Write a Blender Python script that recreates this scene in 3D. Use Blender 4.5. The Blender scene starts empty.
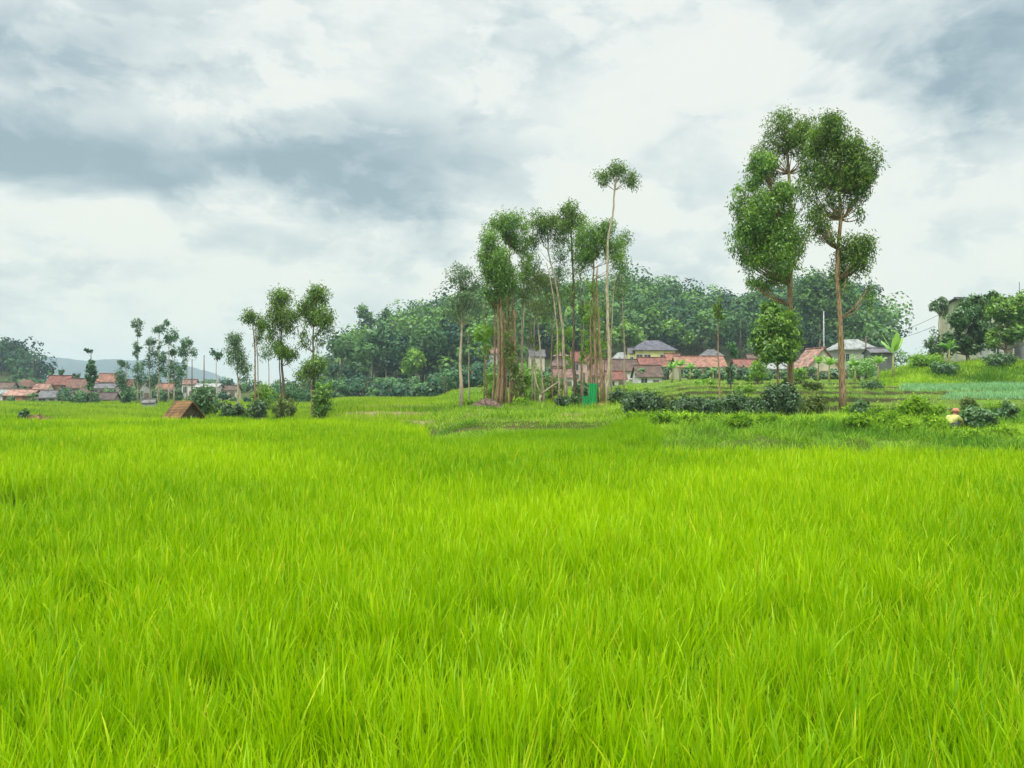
import bpy, math, random
import numpy as np
R = np.random.default_rng(7)
random.seed(7)
F = 800.0; CX = 512.0; HY = 392.0; ZC = 2.0
C = bpy.context.scene.collection
def X(px, Y): return (px - CX) / F * Y
def Z(py, Y): return ZC + (HY - py) / F * Y

# ------------------------------------------------------------------ materials
def new_mat(name):
    m = bpy.data.materials.new(name); m.use_nodes = True
    nt = m.node_tree; nt.nodes.clear()
    out = nt.nodes.new('ShaderNodeOutputMaterial')
    return m, nt, out
def N(nt, t, **k):
    n = nt.nodes.new(t)
    for a, b in k.items(): setattr(n, a, b)
    return n
def rgb(c): return (c[0], c[1], c[2], 1.0)
def mixc(nt, fac, a, b, blend='MIX'):
    n = N(nt, 'ShaderNodeMix', data_type='RGBA', blend_type=blend)
    for sock, v in ((0, fac), (6, a), (7, b)):
        if hasattr(v, 'links') or hasattr(v, 'is_linked'): nt.links.new(v, n.inputs[sock])
        elif sock == 0: n.inputs[0].default_value = v
        else: n.inputs[sock].default_value = rgb(v)
    return n.outputs[2]
def leaf_mat(name, c1, c2, tip=None, trans=0.35, gloss=0.04):
    m, nt, out = new_mat(name)
    at = N(nt, 'ShaderNodeAttribute', attribute_name='tint')
    sp = N(nt, 'ShaderNodeSeparateColor'); nt.links.new(at.outputs['Color'], sp.inputs[0])
    col = mixc(nt, sp.outputs[0], c1, c2)
    if tip is not None: col = mixc(nt, sp.outputs[1], col, tip)
    d = N(nt, 'ShaderNodeBsdfDiffuse'); t = N(nt, 'ShaderNodeBsdfTranslucent'); g = N(nt, 'ShaderNodeBsdfGlossy')
    g.inputs['Roughness'].default_value = 0.45
    g.inputs['Color'].default_value = (0.8, 0.9, 0.8, 1)
    nt.links.new(col, d.inputs[0]); nt.links.new(col, t.inputs[0])
    a = N(nt, 'ShaderNodeMixShader'); a.inputs[0].default_value = trans
    nt.links.new(d.outputs[0], a.inputs[1]); nt.links.new(t.outputs[0], a.inputs[2])
    b = N(nt, 'ShaderNodeMixShader'); b.inputs[0].default_value = gloss
    nt.links.new(a.outputs[0], b.inputs[1]); nt.links.new(g.outputs[0], b.inputs[2])
    nt.links.new(b.outputs[0], out.inputs[0])
    return m
def noise_mat(name, c1, c2, scale=3.0, rough=0.9, detail=6, stretch=(1,1,1), bump=0.0, lo=0.35, hi=0.65):
    m, nt, out = new_mat(name)
    tc = N(nt, 'ShaderNodeTexCoord'); mp = N(nt, 'ShaderNodeMapping'); mp.inputs['Scale'].default_value = stretch
    nt.links.new(tc.outputs['Object'], mp.inputs[0])
    no = N(nt, 'ShaderNodeTexNoise'); no.inputs['Scale'].default_value = scale; no.inputs['Detail'].default_value = detail
    nt.links.new(mp.outputs[0], no.inputs['Vector'])
    mr = N(nt, 'ShaderNodeMapRange'); mr.inputs[1].default_value = lo; mr.inputs[2].default_value = hi
    nt.links.new(no.outputs[0], mr.inputs[0])
    col = mixc(nt, mr.outputs[0], c1, c2)
    p = N(nt, 'ShaderNodeBsdfPrincipled'); p.inputs['Roughness'].default_value = rough
    p.inputs['Specular IOR Level'].default_value = 0.25
    nt.links.new(col, p.inputs['Base Color'])
    if bump:
        bp = N(nt, 'ShaderNodeBump'); bp.inputs['Strength'].default_value = bump; bp.inputs['Distance'].default_value = 0.05
        nt.links.new(no.outputs[0], bp.inputs['Height']); nt.links.new(bp.outputs[0], p.inputs['Normal'])
    nt.links.new(p.outputs[0], out.inputs[0])
    return m
def roof_mat(name, c1, c2, axis_scale=9.0):
    """tiled roof: courses and columns of tiles as bump and slight tone, weathered patches"""
    m, nt, out = new_mat(name)
    tc = N(nt, 'ShaderNodeTexCoord')
    w = N(nt, 'ShaderNodeTexWave', wave_type='BANDS', bands_direction='Z'); w.inputs['Scale'].default_value = axis_scale / 4
    w2 = N(nt, 'ShaderNodeTexWave', wave_type='BANDS', bands_direction='X'); w2.inputs['Scale'].default_value = axis_scale / 6
    no = N(nt, 'ShaderNodeTexNoise'); no.inputs['Scale'].default_value = 1.6; no.inputs['Detail'].default_value = 8
    for q in (w, w2, no): nt.links.new(tc.outputs['Object'], q.inputs['Vector'])
    mr = N(nt, 'ShaderNodeMapRange'); mr.inputs[1].default_value = 0.36; mr.inputs[2].default_value = 0.60
    nt.links.new(no.outputs[0], mr.inputs[0])
    col = mixc(nt, mr.outputs[0], c1, c2)
    dk = N(nt, 'ShaderNodeMapRange'); dk.inputs[1].default_value = 0; dk.inputs[2].default_value = 0.35; dk.inputs[3].default_value = 0.72; dk.inputs[4].default_value = 1
    nt.links.new(w.outputs['Fac'], dk.inputs[0])
    col = mixc(nt, 1.0, col, dk.outputs[0], 'MULTIPLY')
    p = N(nt, 'ShaderNodeBsdfPrincipled'); p.inputs['Roughness'].default_value = 0.85
    ad = N(nt, 'ShaderNodeMath', operation='ADD'); nt.links.new(w.outputs['Fac'], ad.inputs[0]); nt.links.new(w2.outputs['Fac'], ad.inputs[1])
    bp = N(nt, 'ShaderNodeBump'); bp.inputs['Distance'].default_value = 0.06; nt.links.new(ad.outputs[0], bp.inputs['Height'])
    nt.links.new(bp.outputs[0], p.inputs['Normal']); nt.links.new(col, p.inputs['Base Color'])
    nt.links.new(p.outputs[0], out.inputs[0])
    return m

RICE = leaf_mat('rice_leaf', (0.165, 0.37, 0.0), (0.44, 0.66, 0.0), tip=(0.74, 0.64, 0.03), trans=0.42, gloss=0.012)
YOUNG = leaf_mat('young_rice_leaf', (0.14, 0.33, 0.003), (0.32, 0.53, 0.004), tip=(0.45, 0.5, 0.05), trans=0.45, gloss=.01)
BANK = leaf_mat('bank_grass_leaf', (0.06, 0.20, 0.01), (0.40, 0.62, 0.03), tip=(0.42, 0.50, 0.05), trans=0.4, gloss=.015)
FARRICE = leaf_mat('far_rice_leaf', (0.10, 0.27, 0.008), (0.33, 0.50, 0.012), tip=(0.45, 0.42, 0.08), trans=0.4, gloss=.01)
MEADOW = leaf_mat('meadow_leaf', (0.13, 0.30, 0.015), (0.36, 0.50, 0.06), tip=(0.5, 0.48, 0.12), trans=0.4)
CROP = leaf_mat('crop_leaf', (0.15, 0.36, 0.12), (0.32, 0.58, 0.26), trans=0.3)
DRY = leaf_mat('dry_grass_leaf', (0.30, 0.33, 0.07), (0.55, 0.48, 0.20), trans=0.3)
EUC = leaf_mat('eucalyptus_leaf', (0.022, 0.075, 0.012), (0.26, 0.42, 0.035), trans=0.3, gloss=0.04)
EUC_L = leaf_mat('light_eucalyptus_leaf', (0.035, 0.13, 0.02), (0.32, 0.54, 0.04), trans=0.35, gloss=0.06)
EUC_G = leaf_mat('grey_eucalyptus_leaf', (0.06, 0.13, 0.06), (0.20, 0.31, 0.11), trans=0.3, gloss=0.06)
OLIVE = leaf_mat('olive_leaf', (0.09, 0.15, 0.03), (0.24, 0.31, 0.06), trans=0.3)
DARKL = leaf_mat('dark_bush_leaf', (0.02, 0.060, 0.018), (0.09, 0.18, 0.045), trans=0.2, gloss=0.08)
MIDL = leaf_mat('mango_leaf', (0.03, 0.10, 0.03), (0.13, 0.27, 0.05), trans=0.25, gloss=0.08)
BLUED = leaf_mat('dark_forest_leaf', (0.004, 0.035, 0.03), (0.055, 0.15, 0.05), trans=0.15, gloss=.02)
BLUEL = leaf_mat('far_forest_leaf', (0.009, 0.060, 0.034), (0.17, 0.34, 0.045), trans=0.2, gloss=0.03)
FARL = leaf_mat('far_tree_leaf', (0.02, 0.09, 0.045), (0.12, 0.26, 0.07), trans=0.25)
LIME = leaf_mat('lime_leaf', (0.14, 0.32, 0.02), (0.34, 0.56, 0.04), trans=0.45)
BANANA = leaf_mat('banana_leaf', (0.13, 0.34, 0.04), (0.36, 0.60, 0.10), trans=0.45, gloss=0.08)
BARK = noise_mat('brown_bark', (0.15, 0.095, 0.05), (0.42, 0.30, 0.17), 6, stretch=(3, 3, 0.5), bump=0.6)
BARKP = noise_mat('pale_bark', (0.28, 0.21, 0.13), (0.60, 0.52, 0.38), 5, stretch=(3, 3, 0.5), bump=0.5)
BARKD = noise_mat('dark_bark', (0.07, 0.055, 0.04), (0.2, 0.15, 0.1), 6, stretch=(3, 3, 0.5), bump=0.5)
GREYW = noise_mat('weathered_wood', (0.09, 0.07, 0.055), (0.26, 0.22, 0.17), 7, stretch=(4, 4, 0.6), bump=0.4)
STEMG = noise_mat('banana_stem', (0.20, 0.24, 0.07), (0.42, 0.38, 0.16), 5, stretch=(3, 3, 0.7))
SOIL = noise_mat('dark_soil', (0.06, 0.04, 0.03), (0.20, 0.14, 0.10), 4, bump=0.6)
PANE = noise_mat('window_pane', (0.03, 0.04, 0.05), (0.08, 0.10, 0.11), 2, rough=0.2)
FRAMEM = noise_mat('window_frame_paint', (0.45, 0.42, 0.38), (0.65, 0.62, 0.58), 3)
METAL = noise_mat('pole_metal', (0.35, 0.36, 0.36), (0.55, 0.56, 0.56), 3, rough=0.5)
CABLE = noise_mat('black_cable', (0.03, 0.03, 0.03), (0.06, 0.06, 0.06), 3)
TARP = noise_mat('green_tarp', (0.01, 0.30, 0.08), (0.03, 0.50, 0.15), 3, stretch=(6, 6, 0.5), rough=0.6)
MCACHE = {}
def wall_m(c):
    k = ('w', c)
    if k not in MCACHE: MCACHE[k] = noise_mat('painted_plaster', tuple(v * 0.7 for v in c), c, 1.3, stretch=(1, 1, 0.6), lo=0.3, hi=0.6)
    return MCACHE[k]
def roof_m(c):
    k = ('r', c)
    if k not in MCACHE: MCACHE[k] = roof_mat('roof_tiles', tuple(v*0.28 + .04 for v in c), tuple(v*.88+.02 for v in c))
    return MCACHE[k]

# ------------------------------------------------------------------ mesh helpers
def tag(o, label=None, cat=None, group=None, kind=None):
    if label: o['label'] = label
    if cat: o['category'] = cat
    if group: o['group'] = group
    if kind: o['kind'] = kind
    return o
def empty(name, loc, label, cat, group=None, rz=0.0):
    o = bpy.data.objects.new(name, None); C.objects.link(o); o.location = loc; o.rotation_euler = (0, 0, rz)
    return tag(o, label, cat, group)
def mesh_obj(name, V, Q, mat, parent=None, tint=None, smooth=False, mats=None, fm=None, loc=None):
    V = np.asarray(V, dtype=np.float32).reshape(-1, 3); Q = np.asarray(Q, dtype=np.int32)
    me = bpy.data.meshes.new(name)
    k = Q.shape[1]
    me.vertices.add(len(V)); me.vertices.foreach_set('co', V.ravel())
    me.loops.add(Q.size); me.loops.foreach_set('vertex_index', Q.ravel())
    me.polygons.add(len(Q)); me.polygons.foreach_set('loop_start', np.arange(0, Q.size, k, dtype=np.int32))
    try: me.polygons.foreach_set('loop_total', np.full(len(Q), k, dtype=np.int32))
    except Exception: pass
    if tint is not None:
        a = me.attributes.new('tint', 'FLOAT_COLOR', 'POINT')
        T = np.ones((len(V), 4), dtype=np.float32); T[:, :tint.shape[1]] = tint
        a.data.foreach_set('color', T.ravel())
    if smooth: me.polygons.foreach_set('use_smooth', np.ones(len(Q), dtype=bool))
    for m in (mats or [mat]): me.materials.append(m)
    if fm is not None: me.polygons.foreach_set('material_index', np.asarray(fm, dtype=np.int32))
    me.update(calc_edges=True)
    o = bpy.data.objects.new(name, me); C.objects.link(o)
    if parent is not None: o.parent = parent
    if loc is not None: o.location = loc
    return o
class MB:
    """collects quads and triangles (as quads-free polygons) of one mesh"""
    def __init__(s): s.v = []; s.f = []
    def add(s, vs, fs):
        b = len(s.v); s.v += [tuple(v) for v in vs]; s.f += [tuple(i + b for i in f) for f in fs]; return s
    def box(s, x0, x1, y0, y1, z0, z1):
        vs = [(x0,y0,z0),(x1,y0,z0),(x1,y1,z0),(x0,y1,z0),(x0,y0,z1),(x1,y0,z1),(x1,y1,z1),(x0,y1,z1)]
        return s.add(vs, [(0,3,2,1),(4,5,6,7),(0,1,5,4),(1,2,6,5),(2,3,7,6),(3,0,4,7)])
    def tube(s, pts, rad, n=7, jit=0.0):
        pts = [np.array(p, float) for p in pts]; b = len(s.v); m = len(pts)
        for i, p in enumerate(pts):
            d = pts[min(i + 1, m - 1)] - pts[max(i - 1, 0)]; d /= (np.linalg.norm(d) + 1e-9)
            up = np.array([0, 1, 0.0]) if abs(d[1]) < 0.9 else np.array([1.0, 0, 0])
            a = np.cross(d, up); a /= np.linalg.norm(a); c = np.cross(d, a)
            for k in range(n):
                t = 2 * math.pi * k / n; r = rad[i] * (1 + jit * random.uniform(-1, 1))
                s.v.append(tuple(p + r * (math.cos(t) * a + math.sin(t) * c)))
        for i in range(m - 1):
            for k in range(n):
                s.f.append((b + i*n + k, b + i*n + (k+1) % n, b + (i+1)*n + (k+1) % n, b + (i+1)*n + k))
        s.f.append(tuple(b + (m-1)*n + k for k in range(n))); s.f.append(tuple(b + k for k in reversed(range(n))))
        return s
    def build(s, name, mat, parent=None, smooth=False, loc=None):
        me = bpy.data.meshes.new(name); me.from_pydata(s.v, [], s.f); me.materials.append(mat)
        if smooth:
            for p in me.polygons: p.use_smooth = True
        me.update()
        o = bpy.data.objects.new(name, me); C.objects.link(o)
        if parent is not None: o.parent = parent
        if loc is not None: o.location = loc
        return o

# ------------------------------------------------------------------ terrain
YG = np.concatenate([np.arange(0, 120, 0.25), np.arange(120, 400, 2.0), np.geomspace(400, 6000, 40)])
A_ = [(0,0),(150,0.05),(165,0.6),(200,2.6),(250,4.0),(320,4),(420,2),(600,0),(6000,0)]
B_ = [(0,0),(46,0),(46.4,.3),(54,.3),(54.4,.6),(66,.6),(66.4,.85),(100,.85),(150,.8),(165,1.5),(600,2),(6000,0)]
C_ = [(0,0),(31,0),(32,.12),(36.5,.15),(38,.55),(42,.62),(50,.8),(60,.95),(70,1.1),(85,1.5),(100,2),(130,2.8),(160,4.2),(200,6),(600,4),(6000,0)]
D_ = [(0,0),(24,0),(25.2,.5),(28,.72),(33,.80),(38,.78),(45,1.0),(52,1.35),(60,1.75),(68,2.0),(85,2.4),(100,2.8),(130,3.6),(160,5),(200,6.5),(600,4),(6000,0)]
E_ = [(0,0),(22.8,0),(24,.5),(27,.70),(33,.76),(38,.76),(43,.9),(43.4,1.3),(48,1.36),(48.4,1.74),(55,1.74),(55.4,2.1),(63,2.12),(63.4,2.48),(72,2.52),(72.4,2.85),(80,2.9),(100,3.5),(130,4.2),(160,5),(200,7),(600,4),(6000,0)]
G_ = [(0,0),(21.3,0),(22.5,.38),(26,.56),(33,.68),(40,.9),(46,1.25),(46.5,1.5),(55,1.85),(55.4,2.05),(66,2.5),(67,2.75),(72,3.9),(78,4.5),(90,5.2),(130,6),(200,7),(600,4),(6000,0)]
H_ = [(0,0),(20.6,0),(21.8,.32),(26,.5),(33,.66),(40,.9),(46,1.3),(46.5,1.55),(55,1.9),(55.4,2.1),(66,2.6),(67,3.0),(72,4.2),(78,4.8),(90,5.5),(130,6.5),(200,7),(600,4),(6000,0)]
COLS = [(-900,A_),(310,A_),(350,B_),(432,B_),(470,C_),(590,C_),(640,D_),(700,E_),(850,E_),(925,G_),(1010,H_),(1900,H_)]
PXG = np.arange(-900, 1901, 10.0)
_prof = np.array([np.interp(YG, [k[0] for k in p], [k[1] for k in p]) for _, p in COLS])
_cp = np.array([c for c, _ in COLS], float)
TAB = np.zeros((len(PXG), len(YG)))
for i, p in enumerate(PXG):
    j = min(max(np.searchsorted(_cp, p, side='right') - 1, 0), len(_cp) - 2)
    t = (p - _cp[j]) / (_cp[j+1] - _cp[j]); t = min(max(t, 0), 1); t = t*t*(3-2*t)
    TAB[i] = _prof[j] * (1 - t) + _prof[j+1] * t
SKYP = np.array([(200,400),(325,398),(335,372),(350,346),(370,338),(400,322),(430,311),(520,305),(600,302),(645,293),(680,314),(720,319),(760,312),(800,303),(850,303),(868,325),(885,370),(900,400)], float)
SKYL = np.array([(-300,350),(0,350),(20,355),(36,370),(50,392),(80,400)], float)
def sstep(a, b, x):
    t = np.clip((x - a) / (b - a), 0, 1); return t*t*(3-2*t)
def hills(px, Y):
    zs = Z(np.interp(px, SKYP[:,0], SKYP[:,1]), 290.) - 10.5
    h = np.maximum(zs, 0) * sstep(165, 310, Y) * (1 - sstep(330, 480, Y))
    zl = Z(np.interp(px, SKYL[:,0], SKYL[:,1]), 330.) - 9.0
    return h + np.maximum(zl, 0) * (px < 90) * sstep(240, 325, Y) * (1 - sstep(350, 450, Y))
def lown(x, y, s=1.0, ph=0.0):
    x = x * s; y = y * s
    return (np.sin(x*1.3 + 1.7*np.sin(y*0.7+ph) + ph) + np.sin(y*1.1 + 1.9*np.sin(x*0.9+1.3+ph) + 2.1) + 0.6*np.sin(x*2.7+y*2.1+ph*3) + 0.5*np.sin(x*4.1-y*3.3+ph)) / 3.1
def H(x, y):
    x = np.atleast_1d(np.asarray(x, float)); y = np.atleast_1d(np.asarray(y, float))
    Y = np.clip(y, 3.0, 5999.0); px = np.clip(CX + F * x / Y, -899, 1899)
    i = np.clip(((px + 900) / 10), 0, len(PXG) - 1.001); i0 = i.astype(int); ti = i - i0
    j0 = np.clip(np.searchsorted(YG, Y, side='right') - 1, 0, len(YG) - 2); tj = (Y - YG[j0]) / (YG[j0+1] - YG[j0])
    z = (TAB[i0, j0]*(1-ti)*(1-tj) + TAB[i0+1, j0]*ti*(1-tj) + TAB[i0, j0+1]*(1-ti)*tj + TAB[i0+1, j0+1]*ti*tj)
    z = z + hills(px, Y) * (y > 10)
    z = z + 0.17 * lown(x, y, 1.9, 3) * (px > 610) * sstep(22, 25, Y) * (1 - sstep(33, 37, Y)) * (y > 0)
    return z + 0.05 * lown(x, y, 0.8) * sstep(15, 25, Y) * (y > 0)
def h1(x, y): return float(H(x, y)[0])

# ground colour per place (soil, dry grass, green, painted riser shadow lines)
def rice_edge(px):   # far edge of the tall rice
    return np.interp(px, [-900, 395, 420, 436, 452, 520, 620, 800, 1024, 1900], [43.5, 43.5, 37, 25, 23.3, 22.6, 21.8, 21.0, 20.2, 20])
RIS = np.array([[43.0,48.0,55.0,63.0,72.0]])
def ground():
    th = np.concatenate([np.linspace(-180, -58, 40, endpoint=False), np.linspace(-58, 58, 420), np.linspace(58, 180, 41)[1:]])
    th = np.radians(th)
    r = np.concatenate([[0.0], np.arange(1, 19, 1.0), np.arange(19, 60, 0.3), np.arange(60, 120, 0.6), np.arange(120, 360, 4.0), np.geomspace(360, 2800, 26)])
    T, Rr = np.meshgrid(th, r, indexing='ij')
    x = Rr * np.sin(T); y = Rr * np.cos(T)
    z = H(x.ravel(), y.ravel()).reshape(x.shape)
    V = np.stack([x, y, z], -1).reshape(-1, 3)
    n, m = x.shape
    I, J = np.meshgrid(np.arange(n - 1), np.arange(m - 1), indexing='ij')
    a = I*m + J
    Q = np.stack([a, a+1, a+m+1, a+m], -1).reshape(-1, 4)[:, ::-1]
    Yv = V[:, 1]; px = np.clip(CX + F*V[:, 0]/np.maximum(Yv, 1), -900, 1900)
    col = np.tile(np.array([[0.10, 0.19, 0.022]]), (len(V), 1))
    def paint(mask, c): col[mask] = c
    paint((Yv < 45) & (Yv > -1e9), (0.07, 0.10, 0.02))
    paint((px > 440) & (px < 625) & (Yv > 39) & (Yv < 70), (0.30, 0.26, 0.12))
    paint((px >= 625) & (Yv > 22) & (Yv < 200), (0.12, 0.22, 0.03))
    paint((px > 650) & (Yv > 40) & (np.abs(Yv[:,None] - RIS + .3).min(1) < .8), (0.035, 0.05, 0.018))  # dark riser soil, with the shadow lines under the lips painted in
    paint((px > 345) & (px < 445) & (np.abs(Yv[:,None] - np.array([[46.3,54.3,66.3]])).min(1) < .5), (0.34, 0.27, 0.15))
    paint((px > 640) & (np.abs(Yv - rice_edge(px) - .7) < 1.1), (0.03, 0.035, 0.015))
    paint((Yv > 155), (0.035, 0.075, 0.025))
    paint((Yv > 140) & (Yv < 230) & (px < 330), (0.07, 0.11, 0.04))
    paint((Yv > 600), (0.06, 0.13, 0.05))
    m_, nt, out = new_mat('ground_earth_and_grass')
    at = N(nt, 'ShaderNodeAttribute', attribute_name='tint')
    tc = N(nt, 'ShaderNodeTexCoord'); no = N(nt, 'ShaderNodeTexNoise'); no.inputs['Scale'].default_value = 1.1; no.inputs['Detail'].default_value = 8
    nt.links.new(tc.outputs['Object'], no.inputs['Vector'])
    mr = N(nt, 'ShaderNodeMapRange'); mr.inputs[1].default_value = .35; mr.inputs[2].default_value = .7; mr.inputs[3].default_value = 0; mr.inputs[4].default_value = .7
    nt.links.new(no.outputs[0], mr.inputs[0])
    c = mixc(nt, mr.outputs[0], at.outputs['Color'], (0.10, 0.075, 0.04))
    d = N(nt, 'ShaderNodeBsdfDiffuse'); nt.links.new(c, d.inputs[0])
    bp = N(nt, 'ShaderNodeBump'); bp.inputs['Distance'].default_value = .1; nt.links.new(no.outputs[0], bp.inputs['Height']); nt.links.new(bp.outputs[0], d.inputs['Normal'])
    nt.links.new(d.outputs[0], out.inputs[0])
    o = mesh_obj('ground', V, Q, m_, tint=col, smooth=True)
    tag(o, kind='structure')
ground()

# ------------------------------------------------------------------ grass-like fields
def blades(name, mat, n, px0, px1, Y0, Y1, p, mask, hfun, w0, wref, wexp, m=6, spread=0.08, lean=0.22, curl=0.25, seg=3, tipf=0.1, zlift=0.0, tbias=0.0, label=None, tint_s=0.5, pxpad=0.0, culm=0.0):
    nc = n // m; q = 2 - p
    u = R.random(nc); Yc = (u * (Y1**q - Y0**q) + Y0**q) ** (1/q)
    pxc = R.uniform(px0, px1, nc)
    xc = X(pxc, Yc) + R.uniform(-pxpad, pxpad, nc) * (pxpad > 0)
    ox = R.normal(0, 1, nc*m); oy = R.normal(0, 1, nc*m)
    x = np.repeat(xc, m) + ox * spread * np.repeat((Yc/3.)**0.35, m)
    y = np.repeat(Yc, m) + oy * spread * np.repeat((Yc/3.)**0.35, m)
    fan = np.hypot(ox, oy); oaz = np.arctan2(oy, ox)
    clumph = np.repeat(R.uniform(0.8, 1.15, nc), m)
    clumpt = np.repeat(R.uniform(-.18, .18, nc), m)
    px = CX + F*x/y
    k = mask(px, x, y) & (y > 0.9)
    x, y, px, clumph, clumpt, fan, oaz = x[k], y[k], px[k], clumph[k], clumpt[k], fan[k], oaz[k]
    n = len(x)
    L = hfun(px, x, y) * clumph * (R.uniform(0.55, 1.12, n) if not culm else R.uniform(.82, 1.06, n))
    h0 = L * culm * R.random(n)**.8; L = (L - h0) * (R.uniform(.85, 1.12, n) if culm else 1.0)
    w = w0 * (np.maximum(y, 2) / wref) ** wexp * R.uniform(0.6, 1.25, n)
    az = oaz + R.normal(0, 0.6, n); ln = np.abs(R.normal(0, lean*.6, n)) + lean*.45*fan; cu = R.random(n)**2 * curl
    sa = az + R.normal(np.pi/2, 0.5, n)
    z0 = H(x, y) + zlift + h0
    ts = np.linspace(0, 1, seg + 1)
    V = np.zeros((n, seg + 1, 2, 3)); T = np.zeros((n, seg + 1, 2, 3))
    tb = np.clip(0.5 + clumpt + 0.28*lown(x, y, 0.35) * tint_s * 2 + R.normal(0, 0.2, n) + tbias, 0, 1)
    tipp = np.where(R.random(n) < tipf, R.uniform(.4, 1, n), 0)
    for i, t in enumerate(ts):
        ho = L * (np.sin(ln)*t + cu*t*t); ve = L * (np.cos(ln)*t - 0.6*cu*t**3)
        cx_ = x + np.cos(az)*ho; cy_ = y + np.sin(az)*ho; cz = z0 + ve
        hw = 0.5 * w * (0.65 + 1.0*t - 1.6*t*t) if t < 1 else 0.02 * w
        for s_, sg in ((0, -1), (1, 1)):
            V[:, i, s_, 0] = cx_ + sg*np.cos(sa)*hw; V[:, i, s_, 1] = cy_ + sg*np.sin(sa)*hw; V[:, i, s_, 2] = cz
            T[:, i, s_, 0] = tb; T[:, i, s_, 1] = tipp * t**2
    base = (np.arange(n) * (seg+1) * 2)[:, None]
    Q = np.concatenate([base + np.array([[2*i, 2*i+1, 2*i+3, 2*i+2]]) for i in range(seg)], 0)
    o = mesh_obj(name, V.reshape(-1, 3), Q, mat, tint=T.reshape(-1, 3))
    tag(o, label, 'grass', kind='stuff')
    return o
def m_rice(px, x, y):
    hole = ((x + 7.9)/1.25)**2 + ((y - 11.2)/2.4)**2 < 1 + 0.35*lown(x, y, 4)
    edge = rice_edge(px) + 0.35*lown(x, y, 2.2)
    return (y < edge) & ~hole
def h_rice(px, x, y): return 0.63 + 0.05*lown(x, y, 0.5, 1) + 0.045*lown(x, y, 1.6, 2)
blades('rice', RICE, 125000, -330, 1360, 1.5, 9.5, 0.9, m_rice, h_rice, 0.0112, 3.0, 0.5, m=24, spread=0.045, lean=0.25, curl=0.28, culm=.72, seg=4, tipf=0.10, tint_s=0.6,
       label='tall bright green rice plants filling the near paddy', pxpad=1.5)
blades('distant_rice', RICE, 380000, -330, 1360, 9.3, 44, 0.95, m_rice, h_rice, 0.0115, 3.0, 0.52, m=11, spread=0.05, lean=0.24, curl=0.26, culm=.66, seg=3, tipf=0.10, tint_s=0.7,
       label='tall bright green rice plants stretching to the far edge of the paddy', pxpad=1.5)
blades('young_rice', YOUNG, 60000, 425, 660, 21, 37, 0.9, lambda px, x, y: (y > rice_edge(px) - 0.4) & (y < np.interp(px, [436, 520, 600, 640, 660], [29.5, 33.5, 35.5, 30, 26])),
       lambda px, x, y: 0.36 + 0*x, 0.03, 25, 0.8, m=5, spread=0.06, lean=0.3, seg=2, tipf=0.02, label='low smooth young rice beside the tree mound')
def m_bank(px, x, y):
    lo = np.interp(px, [436, 520, 600, 640, 670, 720, 850, 1024, 1400], [29.5, 33.5, 35.5, 29, 24, 22, 21.5, 20.6, 20.4])
    hi = np.interp(px, [436, 470, 600, 640, 700, 850, 1400], [39, 40, 40, 36, 34.5, 37, 43])
    return (px > 436) & (y > lo + np.where(px > 720, .75, -.3)) & (y < hi) & ((px > 640) | (np.abs(y - hi + 3.2) > .5))
blades('bank_grass', BANK, 190000, 430, 1400, 20, 44, 0.9, m_bank,
       lambda px, x, y: np.where(px < 610, 0.28, 0.44) * (1 + 0.75*lown(x, y, 1.3, 4)), 0.022, 25, 0.8, m=12, spread=0.12, lean=0.8, curl=.9, seg=3, tipf=0.15, label='lush wild grass covering the sloping bank', tint_s=1.0)
def m_terr(px, x, y):
    d = (px >= 600) & (y > np.interp(px, [600, 640, 700, 850, 1400], [40, 36, 34.5, 37, 43])) & (y < np.interp(px, [600, 850, 900, 1400], [112, 100, 67, 67]))
    yy = y[:, None] - RIS
    yy = yy + .25*lown(x, y, .35)[:, None]
    return d & ~m_crop(px, x, y) & ~(((yy > -0.9) & (yy < .28)).any(1) & (px > 650) & (R.random(len(px)) > .12))
def m_crop(px, x, y): px = px + 14*lown(x, y, .6); return (px > 905) & (((y > 55.6) & (y < 66.3)) | ((y > 47) & (y < 54.8) & (px > 945)))
blades('terrace_grass', MEADOW, 150000, 600, 1400, 34, 112, 1.1, m_terr,
       lambda px, x, y: np.where(np.min(np.abs(y[:,None] - RIS - .8 + .25*lown(x, y, .35)[:,None]), 1) < .5, .26, .14) + 0.07*lown(x, y, 0.9, 3), 0.035, 35, 0.9, m=6, spread=0.12, lean=0.45, curl=.4, seg=2, tipf=0.15, label='short yellow green grass on the stepped terraces', tint_s=1.2)
blades('vegetable_crop', CROP, 50000, 900, 1400, 46, 67, 1.0, m_crop,
       lambda px, x, y: 0.34 + 0*x, 0.05, 50, 1, m=6, spread=0.08, lean=0.3, seg=2, tipf=0.0, label='blue green leafy vegetable crop in terrace beds')
blades('bank_undergrowth', BANK, 60000, 860, 1400, 65.5, 82, 1.0, lambda px, x, y: (px > 880),
       lambda px, x, y: 0.55 + 0.4*lown(x, y, .9, 5), 0.06, 60, 1, m=8, spread=0.2, lean=0.55, curl=.5, seg=2, tipf=0.25, label='tangled green undergrowth on the high bank below the houses', tint_s=1.2)
blades('far_rice', FARRICE, 150000, -330, 455, 43, 158, 1.15, lambda px, x, y: (y > rice_edge(px)-.5) & ((px < 440) | (y > 39)) & ~((px > 345) & (np.abs(y[:,None] - np.array([[46.2,54.2,66.2]])).min(1) < .6)),
       lambda px, x, y: np.where(np.abs(np.mod(y + 0.05*x, 14) - 7) < 0.8, 0.2, 0.5) * (1 + .15*lown(x, y, .3)), 0.05, 45, 0.9, m=5, spread=0.12, lean=0.25, seg=2, tipf=0.25, tbias=0.25, label='further green rice plots reaching to the village', tint_s=1.6)
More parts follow.
